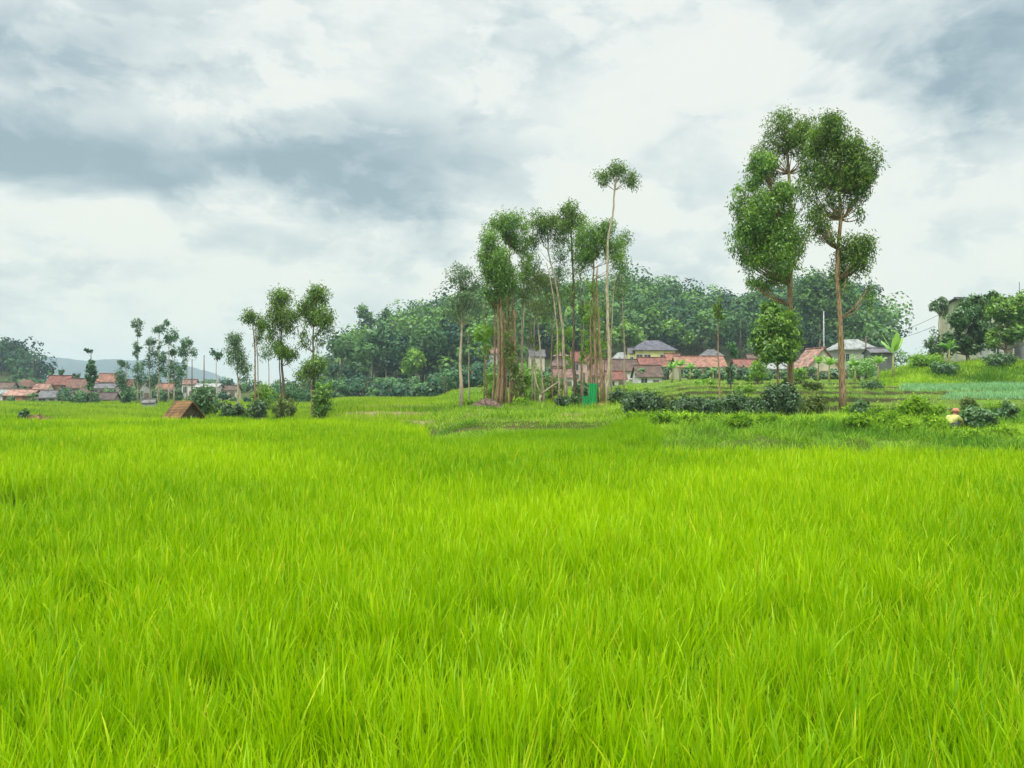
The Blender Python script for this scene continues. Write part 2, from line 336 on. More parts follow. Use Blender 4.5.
blades('dike_grass', DRY, 15000, 340, 448, 45, 68, 1.0, lambda px, x, y: np.abs(y[:,None] - np.array([[46.5,54.5,66.5]]) + .2*lown(x,y,.5)[:,None]).min(1) < .35,
       lambda px, x, y: 0.14 + 0*x, 0.04, 45, 0.9, m=5, spread=0.08, lean=0.5, seg=2, label='tan dry grass along the low dikes left of the tree mound')
blades('dry_grass', DRY, 30000, 436, 628, 38.5, 66, 1.0, lambda px, x, y: (y > 42.5 + 1.5*lown(x, y, .9)) & (lown(x, y, .8, 2) > -.05),
       lambda px, x, y: 0.26 + 0.12*lown(x, y, 1.1), 0.04, 45, 0.9, m=6, spread=0.14, lean=0.5, curl=.5, seg=2, tipf=0.2, label='straw coloured dry grass under the tall eucalyptus trees')
blades('mound_weeds', BANK, 60000, 436, 628, 41, 95, 1.0, lambda px, x, y: lown(x, y, .7, 6) > -.45,
       lambda px, x, y: 0.45 + 0.25*lown(x, y, 0.9), 0.05, 45, 0.9, m=8, spread=0.2, lean=0.5, curl=.5, seg=2, tipf=0.1, label='green weeds among the eucalyptus trunks')

# ------------------------------------------------------------------ trees
def unit(v): return v / (np.linalg.norm(v, axis=-1, keepdims=True) + 1e-9)
def cards(P, L, W, droop, out=None, tb=0.5, tsd=0.22, nrm=None, nj=0.5):
    n = len(P)
    if nrm is not None: return ncards(P, L, W, nrm, tb, tsd, nj)
    d = R.normal(0, 1, (n, 3))
    if out is not None: d = d + 0.8*out
    d[:, 2] -= droop; d = unit(d)
    s = unit(np.cross(d, R.normal(0, 1, (n, 3))))
    l = (L * R.uniform(0.6, 1.3, n))[:, None]; w = (W * R.uniform(0.6, 1.3, n))[:, None]
    V = np.stack([P, P + d*l*.45 + s*w*.5, P + d*l, P + d*l*.45 - s*w*.5], 1)
    T = np.zeros((n, 4, 3)); T[:, :, 0] = np.clip(np.broadcast_to(tb, (n,)) + R.normal(0, tsd, n), 0, 1)[:, None]
    Q = np.arange(n*4).reshape(n, 4)
    return V.reshape(-1, 3), Q, T.reshape(-1, 3)
def ncards(P, L, W, nrm, tb, tsd, nj):
    n = len(P); nn = unit(nrm + np.array([0, 0, .35]) + nj*R.normal(0, 1, (n, 3)))
    d = unit(np.cross(nn, R.normal(0, 1, (n, 3)))); s = np.cross(nn, d)
    l = (L * R.uniform(0.6, 1.3, n))[:, None]; w = (W * R.uniform(0.6, 1.3, n))[:, None]
    V = np.stack([P - d*l*.5, P + s*w*.5, P + d*l*.5, P - s*w*.5], 1)
    T = np.zeros((n, 4, 3)); T[:, :, 0] = np.clip(np.broadcast_to(tb, (n,)) + R.normal(0, tsd, n), 0, 1)[:, None]
    return V.reshape(-1, 3), np.arange(n*4).reshape(n, 4), T.reshape(-1, 3)
def clump_pts(c, r, n, twig=22, sig=0.16, hollow=0.4, open_=0.0):
    """points of leaves in twig bunches through an ellipsoid; returns points, outward direction, twig centres, tint"""
    k = max(3, int(n / twig))
    u = unit(R.normal(0, 1, (k, 3))); rr = (hollow + (1-hollow)*R.random(k))**0.7
    # lumpy outline
    rr = rr * (0.86 + 0.20*np.sin(3*u[:, 0] + 5*u[:, 2] + c[0]) * np.cos(4*u[:, 1] + c[2]))
    tc = c + u*rr[:, None]*r
    tt = np.clip(0.42 + 0.16*u[:, 2] + R.normal(0, .16, k), 0, 1)  # tint rises with height: top highlights painted into the leaf colour
    idx = R.integers(0, k, n)
    s = sig * (min(r[0], r[2]) ** 0.6)
    P = tc[idx] + R.normal(0, 1, (n, 3)) * np.array([s, s, s*1.15])
    return P, u[idx], tc, tt[idx]
def tree(name, label, cat, Y, trunk, r0, crown, leaf=EUC, bark=BARK, L=0.26, W=0.085, droop=1.2, group=None, limbs=5, r1=None, sig=0.135, twig=34, hollow=0.4, dens=1.0, more_trunks=()):
    """trunk: [(px,py)...] from the foot up; crown: [(px,py,rx,rz,n[,dY])]"""
    s = Y / F
    bx = X(trunk[0][0], Y); bz = h1(bx, Y)
    root = empty(name, (bx, Y, bz), label, cat, group)
    rel = lambda px, py, dY=0.0: np.array([X(px, Y) - bx, dY, Z(py, Y) - bz])
    tp = [np.array([0, 0, -0.15])] + [rel(px, py, 0.0) for px, py in trunk[1:]]
    if tp[1][2] < 0.1: tp[1][2] = 0.1 + 0.05
    # finer wobbling path
    pts = [tp[0]]
    for a, b in zip(tp[:-1], tp[1:]):
        for t in (0.34, 0.67, 1.0):
            p = a*(1-t) + b*t
            if t < 1: p = p + R.normal(0, 0.035*min(1, r0/0.12), 3)*np.array([1, 1, 0])
            pts.append(p)
    zt = pts[-1][2]; r1 = r1 or r0*0.28
    rad = [r0 * (1.35 if i == 0 else 1) * (1 - min(max(p[2]/zt, 0), 1)) + r1 * min(max(p[2]/zt, 0), 1) for i, p in enumerate(pts)]
    tb = MB(); tb.tube(pts, rad, 8, 0.2)
    for off, scl, top in more_trunks:
        q = [p*np.array([1, 1, 1]) + np.array([off*s*(1 - 0.45*p[2]/zt), 0.25*math.sin(off), 0]) for p in pts if p[2] <= top*zt]
        if len(q) > 2: tb.tube(q, [r*scl for r in rad[:len(q)]], 6, 0.12)
    VV, QQ, TT = [], [], []; nb = 0
    if name == 'eucalyptus_tree':
        L *= .80; W *= .74; cr2 = []
        for cl in crown:
            px, py, rx, rz, n = cl[:5]
            if rx < 13.5 or rz < 10: cr2.append((px, py, rx*1.05, rz*1.05, n*1.15) + tuple(cl[5:])); continue
            k = int(np.clip(rx*rz/48, 3, 10)); a0 = R.uniform(0, 6.28)
            for q_ in range(k):
                u_ = unit(R.normal(0, 1, 3)); f_ = .35 + .42*R.random()**.5; z_ = R.uniform(.42, .68)
                cr2.append((px + u_[0]*rx*f_, py + u_[2]*rz*f_, rx*z_*1.05, rz*z_*R.uniform(.8, 1.15), n*1.55/k, u_[1]*rx*Y/F*f_))
        crown = cr2; limbs = 3; hollow = .18; sig = .185; twig = 24
    for cl in crown:
        px, py, rx, rz, n = cl[:5]; dY = cl[5] if len(cl) > 5 else float(R.normal(0, 0.25)) * rx * s
        if 440 < px < 640 and 50 < Y < 64: rx *= 1.16; rz *= 1.12; n *= 1.25
        c = rel(px, py, dY); r = np.array([rx*s, rx*s*0.9, rz*s])
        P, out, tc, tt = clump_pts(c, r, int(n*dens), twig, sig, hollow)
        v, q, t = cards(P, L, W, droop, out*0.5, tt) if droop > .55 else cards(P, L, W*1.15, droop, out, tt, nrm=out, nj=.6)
        VV.append(v); QQ.append(q + nb); TT.append(t); nb += len(v)
        # limbs from trunk to twigs
        zlow = c[2] - r[2]*1.1
        pick = R.permutation(len(tc))[:limbs]
        for k in pick:
            e = tc[k]; zz = min(max(min(zlow, e[2] - 0.5*abs(e[0])), zt*0.25), zt*0.93)
            i = int(np.argmin([abs(p[2] - zz) for p in pts])); a = pts[i]
            mid = a*0.5 + e*0.5 + np.array([0, 0, -0.08*np.linalg.norm(e-a)]) + R.normal(0, 0.05, 3)
            ra = min(max(rad[i]*0.42, 0.018), .045*max(1, Y/60))
            tb.tube([a, mid, e], [ra, ra*0.6, ra*0.22], 5)
    tb.build('trunk', bark, root, smooth=True)
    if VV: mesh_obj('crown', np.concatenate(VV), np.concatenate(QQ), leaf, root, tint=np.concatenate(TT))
    return root
def bush(name, label, cat, px, py0, py1, rx, Y, n, leaf=DARKL, L=0.16, W=0.09, droop=0.2, lobes=4, group=None, sig=0.12, bark=BARKD):
    s = Y/F; bx = X(px, Y); bz = h1(bx, Y); root = empty(name, (bx, Y, bz), label, cat, group)
    top = Z(py0, Y) - bz; bot = max(Z(py1, Y) - bz, 0.0)
    if top < bot + 0.3: top = bot + max(0.4, rx*s*0.7)
    VV, QQ, TT = [], [], []; nb = 0; st = MB()
    for k in range(lobes):
        f = (k + .5)/lobes*2 - 1
        cx_ = f*rx*s*0.6 + R.normal(0, .08*rx*s); hh = (top - bot)*(0.5 + 0.12*R.random() - 0.10*abs(f))
        c = np.array([cx_, R.normal(0, .25)*rx*s*.6, bot + hh])
        P, out, tc, tt = clump_pts(c, np.array([rx*s*(0.75 if lobes > 1 else 1)*(1.1 if lobes == 2 else .8), rx*s*0.6, hh]), n//lobes, 16, sig, .3)
        P[:, 2] = np.maximum(P[:, 2], 0.02)
        v, q, t = cards(P, L, W, droop, out, tt, nrm=out, nj=.6); VV.append(v); QQ.append(q+nb); TT.append(t); nb += len(v)
        for e in tc[:4]: st.tube([(cx_*0.3, 0, -0.05), tuple(np.array([cx_*.6, 0, 0])*.5 + e*.5), tuple(e)], [0.03, 0.02, 0.008], 4)
    st.build('stem', bark, root)
    mesh_obj('foliage', np.concatenate(VV), np.concatenate(QQ), leaf, root, tint=np.concatenate(TT))
    return root
def banana(label, px, py_top, py_base, Y, nl=7, sc=1.0, group='banana plants by the houses', leaf=BANANA, ragged=False, seed=0):
    rr = random.Random(seed + int(px)*3); bx = X(px, Y); bz = h1(bx, Y)
    root = empty('banana_plant', (bx, Y, bz), label, 'banana plant', group)
    Ht = max(Z(py_top, Y) - bz, 1.2); sh = Ht*0.52
    MB().tube([(0,0,-.1),(0.02,0,sh*.5),(0.05,0,sh)], [.13*sc,.11*sc,.06*sc], 8).build('stem', STEMG, root, smooth=True)
    for i in range(nl):
        a = 2*math.pi*i/nl + rr.uniform(-.4,.4); el = rr.uniform(0.75, 1.35) if not ragged else rr.uniform(.8, 1.2)
        Ln = (Ht - sh)*rr.uniform(0.85, 1.25); wd = 0.10*Ln + .07; m = MB(); seg = 9; vs = []
        for k in range(seg+1):
            t = k/seg; ho = Ln*math.cos(el)*t*1.05; ve = Ln*(math.sin(el)*t - (0.55 if not ragged else .15)*t*t*(1.3-el*.5))
            w = wd*(math.sin(math.pi*min(1, (t*0.93+.07)))**0.6)*(0.12 if t < 0.12 else 1)*(1 if t < 1 else .1)
            jag = rr.uniform(.75, 1.1)
            p = np.array([math.cos(a)*ho + .05, math.sin(a)*ho, sh + ve]); sd = np.array([-math.sin(a), math.cos(a), 0])
            vs += [p - sd*w*jag + np.array([0,0,-.12*w]), p + np.array([0,0,.05]), p + sd*w*rr.uniform(.75,1.1) + np.array([0,0,-.12*w])]
        m.add(vs, [(3*k, 3*k+1, 3*k+4, 3*k+3) for k in range(seg)] + [(3*k+1, 3*k+2, 3*k+5, 3*k+4) for k in range(seg)])
        V = np.array(m.v); T = np.zeros((len(V), 3)); T[:, 0] = rr.uniform(.1, 1)
        mesh_obj('leaf', V, np.array(m.f), leaf, root, tint=T)
    return root

E = 'eucalyptus tree'
# --- right group
tree('eucalyptus_tree', 'tallest dark crowned eucalyptus behind the lighter leafy one, trunk brown', E, 45, [(791,404),(790,300),(792,220),(788,150),(785,125)], .20,
     [(783,135,24,26,2600),(800,150,16,28,1700),(765,165,18,24,1500),(805,190,13,30,800),(795,245,14,32,800),(812,128,12,16,600),(820,215,12,34,450)], EUC, BARK, L=.24, W=.075, limbs=6)
tree('eucalyptus_tree', 'eucalyptus with broad dense pale green crown hanging over the round tree', E, 42, [(789,400),(791,330),(789,260),(776,200),(762,165)], .17,
     [(760,170,17,20,2200),(780,212,26,30,5200),(760,222,28,34,4600),(775,252,34,30,4200),(752,245,22,30,2200),(765,285,18,14,700),(745,205,14,26,800)], EUC_L, BARK, L=.24, W=.08, limbs=6)
tree('eucalyptus_tree', 'eucalyptus on the right with straight brown trunk, dark round top and separate lower crown', E, 40, [(843,418),(841,340),(838,280),(840,190),(842,140)], .17,
     [(838,140,27,28,4200),(862,160,20,30,3200),(846,170,32,26,3200),(822,155,20,30,2000),(868,178,14,14,900),(822,200,22,30,1300),(855,205,14,22,600),(853,252,18,22,2600),(846,270,12,20,900),(868,290,8,34,260),(826,232,14,24,500)], EUC, BARK, L=.23, W=.075, limbs=6)
tree('round_tree', 'bushy round green tree on a thin trunk beneath the big eucalyptus', 'tree', 41, [(780,408),(778,380),(776,340),(775,320)], .09,
     [(776,325,20,22,3800),(765,338,16,18,2600),(790,335,14,20,2600),(777,350,24,16,3600),(772,312,12,12,1200)], EUC_L, BARK, L=.2, W=.08, droop=.5, hollow=.3)
tree('slender_tree', 'thin bare trunk with a small narrow tuft of leaves in front of the hedge', 'tree', 40, [(721,415),(719,370),(718,330),(718,308)], .055,
     [(718,312,4.5,12,420),(719,300,3,6,120)], EUC, BARK, L=.18, W=.06, limbs=3)
tree('slender_tree', 'narrow dark young tree right of the thin bare trunk, before the red roofed wall', 'tree', 62, [(731,392),(730,372),(730,350)], .06,
     [(730,350,7,8,350),(731,372,5,14,420)], FARL, BARKD, L=.25, W=.12, limbs=3)
# --- centre group
Yc = 56
tree('eucalyptus_tree', 'leftmost eucalyptus of the mound with pale trunk and two small tiered crowns', E, 54, [(461,414),(461,340),(461,300),(460,275)], .13,
     [(459,276,13,10,800),(473,284,8,9,260),(452,308,13,14,560),(475,305,12,14,480),(463,295,14,10,420)], EUC_G, BARKP, L=.26, W=.09)
tree('eucalyptus_tree', 'densest eucalyptus with long egg shaped green crown over a bundle of trunks', E, Yc, [(497,416),(499,360),(498,310),(497,250)], .16,
     [(490,256,14,24,2600),(502,265,18,26,3600),(496,285,15,22,2200),(510,280,12,18,1200),(488,238,10,12,700)], EUC_L, BARK, L=.24, W=.085, more_trunks=((-5,.6,.75),(4,.8,.8),(7,.6,.7)))
tree('eucalyptus_tree', 'eucalyptus rising behind the dense one with round bright topped crown', E, 58, [(512,412),(508,330),(510,270),(509,228)], .13,
     [(500,224,12,12,1300),(513,222,13,12,1500),(522,236,9,14,700),(508,240,14,10,900),(528,262,8,18,420)], EUC_L, BARK, L=.25, W=.085, more_trunks=((5,.8,.7),(9,.6,.6)))
tree('eucalyptus_tree', 'forked leaning eucalyptus with spreading bare limbs under its flat crown', E, 57, [(567,408),(563,330),(557,290),(548,250),(547,225)], .12,
     [(541,226,12,14,1300),(553,222,11,12,1000),(560,236,9,12,500),(535,240,9,10,420)], EUC, BARKP, L=.25, W=.085, limbs=8, more_trunks=((-7,.6,.8),))
tree('eucalyptus_tree', 'eucalyptus with pointed oval crown, straight dark trunk left of the green sheet', E, 56, [(574,414),(574,330),(573,270),(571,215)], .12,
     [(570,210,9,11,1000),(576,222,10,12,900),(564,226,8,10,520),(574,245,8,12,300),(573,285,12,26,560)], EUC, BARKD, L=.25, W=.085)
tree('eucalyptus_tree', 'eucalyptus with wide bright crown directly beside the tallest thin trunk', E, 55, [(597,410),(595,340),(593,280),(594,245)], .14,
     [(588,236,12,14,1300),(601,238,12,14,1500),(615,248,12,14,1200),(594,250,15,12,1200),(620,262,9,14,500),(585,255,9,12,500),(607,226,9,8,400),(593,292,7,18,360)], EUC_L, BARK, L=.25, W=.085, more_trunks=((5,.9,.9),(-5,.6,.75)))
tree('eucalyptus_tree', 'tallest thinnest eucalyptus with tiny three lobed crown high above the others', E, 53, [(608,411),(609,340),(607,290),(608,240),(613,215),(615,190),(617,176)], .12,
     [(603,178,8,9,560),(619,169,9.5,10,900),(632,178,8,10,620)], EUC, BARKP, L=.22, W=.08, limbs=3, r1=.05)
tree('eucalyptus_tree', 'shorter eucalyptus with sparse olive crown in the middle of the mound', E, 60, [(545,408),(541,360),(538,320),(540,285)], .09,
     [(538,285,15,15,800),(552,296,10,14,420),(527,290,9,14,360),(541,310,13,12,420)], OLIVE, BARKP, L=.27, W=.09, limbs=8)
tree('eucalyptus_tree', 'eucalyptus with loose hanging sprays right of the tallest thin trunk', E, 60, [(612,405),(611,350),(613,300),(616,275)], .08,
     [(621,280,9,12,360),(606,300,9,14,360),(625,268,7,8,200)], EUC_G, BARKP, L=.27, W=.09, limbs=6)
tree('slender_tree', 'little lime topped tree between the leftmost eucalyptus and the trunk bundle', 'tree', 58, [(487,413),(486,370),(485,338)], .05,
     [(485,332,9,9,620),(486,348,5,10,200)], LIME, BARK, L=.22, W=.09, limbs=4)
tree('leafy_pole_tree', 'trunk wrapped in yellow green climbers right of the trunk bundle', 'tree', 55, [(516,416),(516,370),(515,330),(514,310)], .11,
     [(512,360,6,22,900),(518,385,6,20,700),(507,340,6,14,400)], OLIVE, BARK, L=.22, W=.08, droop=1.6, more_trunks=((-6,.8,.8),))
tree('leafy_pole_tree', 'trunk with bright yellow green shoots left of the tallest thin trunk', 'tree', 56, [(590,410),(590,370),(592,330),(593,305)], .08,
     [(593,315,9,14,700),(586,345,7,20,500),(598,350,6,20,420)], LIME, BARK, L=.22, W=.08, droop=1.0)
tree('slender_tree', 'young tree with small yellow green crown in front of the pagoda roofed house', 'tree', 59, [(562,410),(562,370),(561,342)], .05,
     [(560,345,9,8,360),(568,360,6,8,160),(566,332,12,6,260)], LIME, BARKD, L=.22, W=.08, limbs=4)
tree('slender_tree', 'very thin pale trunk with sparse leaves behind the forked dead tree', 'tree', 62, [(532,406),(532,350),(530,300)], .055,
     [(530,315,6,22,200),(534,345,5,12,120)], OLIVE, BARKP, L=.25, W=.08, limbs=5)
for px, Yt, cr, lab, lf, bk in [
  (523,60,[(521,250,8,10,420),(526,268,8,12,420),(518,285,7,12,260)],'thin straight eucalyptus just right of the round topped one, with small airy tiers',EUC,BARKP),
  (535,63,[(533,262,9,9,420),(529,278,8,10,300),(540,300,9,12,300)],'faint airy eucalyptus in the gap left of the forked leaning one',EUC_G,BARKP),
  (559,61,[(560,255,9,10,420),(556,272,8,12,360),(563,295,8,12,300)],'thin eucalyptus with airy crown between the forked one and the pointed oval one',EUC_G,BARK),
  (581,60,[(582,240,8,9,420),(580,262,8,12,360),(584,310,7,14,260)],'thin brown eucalyptus with loose crown right of the pointed oval one',EUC,BARK),
  (624,62,[(623,238,8,8,360),(620,290,8,10,260)],'rightmost thin eucalyptus of the mound with sparse high crown',EUC,BARKP),
  (507,61,[(506,300,10,14,520),(512,320,8,12,260)],'low leafy eucalyptus behind the trunk bundle',OLIVE,BARK)]:
    tree('eucalyptus_tree', lab, E, Yt, [(px,410),(px+R.uniform(-1,1),350),(px+R.uniform(-2,2),300),(cr[0][0],cr[0][1]+4)], .065, cr, lf, bk, L=.26, W=.085)
for i, (px, Yt, py, lab) in enumerate([(484,60,300,'bare grey stick of a trunk just left of the trunk bundle'), (522,61,290,'bare brown pole trunk right of the climber wrapped one'), (553,60,280,'bare slanting grey pole trunk in the middle of the mound'), (583,62,300,'bare pole trunk directly left of the green sheet'), (604,61,320,'bare pole trunk behind the green sheet'), (469,57,330,'short bare reddish trunk beside the leftmost eucalyptus')]):
    tree('bare_trunk', lab, 'tree trunk', Yt, [(px,409),(px+R.uniform(-2,2),360),(px+R.uniform(-3,3),py)], .06, [(px, py+8, 4, 9, 60)], EUC_G, BARKP if i % 2 else BARK, limbs=2)
# forked dead tree
def dead_tree():
    Y = 57; bx = X(540, Y); bz = h1(bx, Y); r = empty('dead_tree', (bx, Y, bz), 'short pale dead tree forking into bare arms below the lime shrubs', 'tree')
    s = Y/F; m = MB(); top = Z(395, Y) - bz
    m.tube([(0,0,-.1),(0,0,.6),(.05,0,top)], [.11,.10,.09], 7)
    m.tube([(.05,0,top),(.55*1.2,.1,top+.5),(1.4,.1,top+1.0)], [.08,.06,.03], 6)
    m.tube([(.05,0,top),(-.25,.1,top+.8),(-.4,.1,top+1.7)], [.08,.06,.025], 6)
    m.build('trunk', BARKP, r, smooth=True)
dead_tree()
# --- left group
Yl = 54
tree('eucalyptus_tree', 'eucalyptus with the highest round topped crown, right end of the left group', E, Yl, [(316,420),(314,380),(313,340),(314,300)], .11,
     [(315,296,13,15,2200),(317,315,17,15,2200),(306,310,9,16,700),(328,322,9,16,600),(305,338,8,16,420),(318,340,8,20,300)], EUC, BARKD, L=.24, W=.085)
tree('eucalyptus_tree', 'eucalyptus with broad oval crown and a second lower crown, left group centre', E, 55, [(284,418),(283,380),(281,340),(280,300)], .11,
     [(280,300,12,14,1900),(276,317,13,15,1700),(291,320,11,16,1300),(283,348,14,13,1500),(270,335,8,12,420)], EUC, BARKD, L=.24, W=.085, more_trunks=((-4,.5,.8),))
tree('eucalyptus_tree', 'slim eucalyptus with small high tuft left of the broad oval one', E, 56, [(256,416),(255,380),(254,340),(252,315)], .08,
     [(250,316,9,8,700),(258,322,8,9,500),(264,330,7,12,420),(257,340,5,10,160)], EUC, BARK, L=.24, W=.085, more_trunks=((5,.7,.9),))
tree('eucalyptus_tree', 'low bluish eucalyptus at the left end of its group with columnar crown', E, 60, [(238,410),(238,380),(237,350),(236,335)], .08,
     [(235,340,9,10,800),(237,355,11,14,1100),(243,368,9,12,600)], EUC_G, BARKP, L=.26, W=.09)
tree('eucalyptus_tree', 'lower leafy eucalyptus tucked under the highest crown of the left group', E, 53, [(312,420),(311,395),(311,370)], .07,
     [(311,368,13,12,1400),(319,362,8,10,500),(304,376,9,10,520)], EUC, BARK, L=.24, W=.085)
tree('slender_tree', 'small umbrella topped tree on a thin trunk between distant poles', 'tree', 100, [(217,398),(216,372),(216,354)], .09,
     [(216,352,5.5,6,260)], FARL, BARKP, L=.4, W=.15, limbs=3)
tree('eucalyptus_tree', 'thin faint eucalyptus behind between the two crowned trunks of the left group', E, 72, [(269,404),(269,370),(268,345)], .07,
     [(268,352,9,9,460)], EUC_G, BARKP, L=.3, W=.1)
# --- left far eucalyptus
Yf = 128
FL = [(138,398,320,[(138,323,6,6,260),(138,333,3,5,100),(137,348,4,10,260),(139,372,7,14,420)],'farthest left tall wispy eucalyptus with tiny top tuft'),
      (150,398,340,[(150,341,7,4,240),(153,354,6,10,320),(148,362,9,6,200),(152,378,9,12,420)],'wispy eucalyptus with flat umbrella top next to the left wispy one'),
      (159,400,326,[(158,329,8,4,260),(165,323,6,3,140),(160,345,3,8,90),(163,365,5,14,260)],'tallest umbrella topped eucalyptus of the far wispy row'),
      (169,399,335,[(172,335,8,6,320),(166,342,6,5,160),(163,356,4,8,200),(168,372,6,12,260)],'arching crowned eucalyptus in the middle of the far wispy row'),
      (174,399,348,[(173,351,6,5,240),(174,365,7,8,240),(178,376,7,8,260)],'low feathery eucalyptus between two taller wispy ones'),
      (187,399,344,[(186,343,9,5,420),(183,352,6,6,300),(190,352,6,7,160),(185,366,4,10,160)],'spreading crowned eucalyptus at the right end of the far row'),
      (126,399,362,[(124,363,7,5,260),(122,378,7,12,520),(128,388,7,8,260)],'short bushy eucalyptus at the left end of the far row')]
for px, pb, pt, cr, lab in FL:
    tree('eucalyptus_tree', lab, E, Yf + R.uniform(-4, 4), [(px,pb),(px+R.uniform(-1,1),(pb+pt)/2),(px,pt)], .13, cr, FARL, BARKP, L=.5, W=.2, droop=.8, group='wispy eucalyptus trees by the far village', limbs=3, sig=.24, dens=1.15)
tree('columnar_tree', 'dense dark column shaped tree on a thin trunk in front of the village', 'tree', 120, [(91,403),(91,390),(91,370),(91,352)], .12,
     [(91,375,5.5,14,1500),(91,366,4.5,9,500),(87,350,5,3,160),(92,388,4.5,6,260)], FARL, BARKD, L=.4, W=.2, droop=.2, limbs=2)
tree('conifer', 'small pointed dark tree between the far village roofs', 'tree', 190, [(62,384),(62,372),(62,366)], .12, [(62,372,3,6,260),(62,378,5,4,260)], FARL, BARKD, L=.6, W=.3, droop=0, limbs=1)
tree('village_tree', 'small round dark tree left of the pointed one above village roofs', 'tree', 190, [(52,386),(52,378)], .12, [(52,375,4,4,300)], FARL, BARKD, L=.6, W=.3, droop=0, limbs=1)
tree('village_tree', 'small round dark tree between the pointed tree and the column shaped tree', 'tree', 195, [(76,386),(76,378)], .12, [(76,375,4,4,300)], FARL, BARKD, L=.6, W=.3, droop=0, limbs=1)
# --- trees of the hill that can be told apart
BL = [(366,305,250,[(362,312,8,8,420),(371,317,8,6,300),(367,324,9,6,260)],BLUEL,'high tree with rounded flat top breaking the hill skyline at its left shoulder'),
      (386,312,260,[(386,313,6,6,260),(389,325,6,8,240)],BLUEL,'wispy tree just right of the flat topped one on the hill skyline'),
      (340,338,235,[(341,342,4,8,260)],BLUEL,'narrow tree at the left tip of the forested hill'),
      (351,335,238,[(351,339,5,8,260)],BLUEL,'second narrow tree at the left tip of the forested hill'),
      (416,350,180,[(416,359,10,9,900),(409,368,9,8,600)],LIME,'pale lime crowned tree low on the hill, left of the mound trees'),
      (386,352,185,[(386,338,9,14,900),(382,360,7,10,400)],FARL,'tall leafy tree with bare brown trunk at the foot of the hill'),
      (372,345,185,[(372,345,9,12,800)],FARL,'broad green tree standing left of the bare trunked one at the hill foot'),
      (625,322,185,[(617,336,9,8,700),(629,332,10,9,900),(637,340,9,8,600)],EUC_L,'light green spreading tree behind the pale tin roof'),
      (670,330,195,[(672,330,12,10,900),(684,338,10,8,600)],EUC_L,'light green tree above the yellow house'),
      (646,285,270,[(643,284,8,7,420),(652,290,8,7,360)],BLUEL,'high round tree topping the hill right of the tallest eucalyptus'),
      (660,298,265,[(664,297,8,6,360)],BLUEL,'round skyline tree directly right of the highest hill tree'),
      (560,300,255,[(556,303,9,7,420)],BLUEL,'skyline tree seen between the mound trunks'),
      (820,275,190,[(815,284,16,14,1500),(835,290,16,16,1500),(822,305,20,16,1600),(848,312,12,18,900),(806,300,14,16,900)],BLUEL,'huge dark blue green tree behind the rightmost tall eucalyptus'),
      (856,300,180,[(850,300,9,14,400),(857,322,8,10,300),(852,338,8,8,300)],BLUEL,'feathery tree at the right end of the hill forest'),
      (745,300,230,[(742,305,12,8,700),(756,300,10,8,500)],BLUEL,'dark tree crowning the hill left of the right tall group'),
      (790,290,220,[(793,300,12,12,900),(783,315,12,12,800)],BLUEL,'dark tree on the hill seen between the two right trunks')]
for px, pt, Y, cr, lf, lab in BL:
    x = X(px, Y); zb = h1(x, Y); pyb = HY - (zb - ZC)*F/Y
    tree('forest_tree', lab, 'tree', Y, [(px,pyb),(px,(pyb+cr[0][1])/2),(px,cr[0][1])], .22, cr, lf, BARKP, L=.85, W=.45, droop=.3, group='trees told apart on the forested hill', limbs=2, sig=.30, twig=14)
# forest mass
def forest(name, label, n, px0, px1, Y0, Y1, leaf, fn, hmin=6, hmax=13, card=1.0, zl=(.45,.86), keep=lambda px, Y: np.ones(len(px), bool)):
    px = R.uniform(px0, px1, n); Y = np.sqrt(R.uniform(Y0**2, Y1**2, n)); k = keep(px, Y); px, Y = px[k], Y[k]
    VV, QQ, TT = [], [], []; nb = 0; mb = MB()
    for a, b in zip(px, Y):
        x = X(a, b); z = h1(x, b); hh = R.uniform(hmin, hmax); rr = hh*R.uniform(.24, .50); tb = np.clip(R.normal(.38, .36), 0, 1)
        mb.tube([(x, b, z-.5), (x + R.normal(0,.2), b, z + hh*.75)], [.22, .09], 4)
        for l in range(R.integers(3, 6)):
            c = np.array([x + R.normal(0, rr*.6), b + R.normal(0, rr*.5), z + hh*R.uniform(*zl)])
            tl = R.normal(0, .10); m = int(fn*R.uniform(.7, 1.3)); u = unit(R.normal(0, 1, (m, 3))); r = rr*R.uniform(.5, .8)
            P = c + u*r*np.array([1, 1, .8])*R.uniform(.75, 1.1, (m, 1))
            v, q, t = cards(P, card, card*.7, .2, u, tb + tl, .05, nrm=u, nj=.3)
            VV.append(v); QQ.append(q+nb); TT.append(t); nb += len(v)
    V1 = np.concatenate(VV); Q1 = np.concatenate(QQ); T1 = np.concatenate(TT)
    tq = [f for f in mb.f if len(f) == 4]
    V2 = np.array(mb.v); Q2 = np.array(tq) + len(V1); T2 = np.zeros((len(V2), 3))
    o = mesh_obj(name, np.concatenate([V1, V2]), np.concatenate([Q1, Q2]), None, tint=np.concatenate([T1, T2]), mats=[leaf, BARKD], fm=np.concatenate([np.zeros(len(Q1), int), np.ones(len(Q2), int)]))
    tag(o, label, 'forest', kind='stuff')
def kf(px, Y):
    lo = np.interp(px, [320, 450, 520, 640, 860, 885], [168, 172, 195, 195, 185, 185])
    return (Y > lo) & (hills(px, Y) + 3*R.random(len(px)) > 2.0)
forest('hill_forest', 'dense blue green forest covering the hill behind the village', 820, 322, 892, 165, 345, BLUEL, 95, keep=kf, hmin=6, hmax=17, card=1.15)
forest('foothill_thicket', 'low green thicket along the foot of the forested hill', 300, 325, 520, 118, 172, FARL, 60, hmin=2.0, hmax=4.5, card=.6, zl=(.1,.8), keep=lambda px, Y: Y > np.interp(px, [325, 420, 520], [150, 135, 122]))
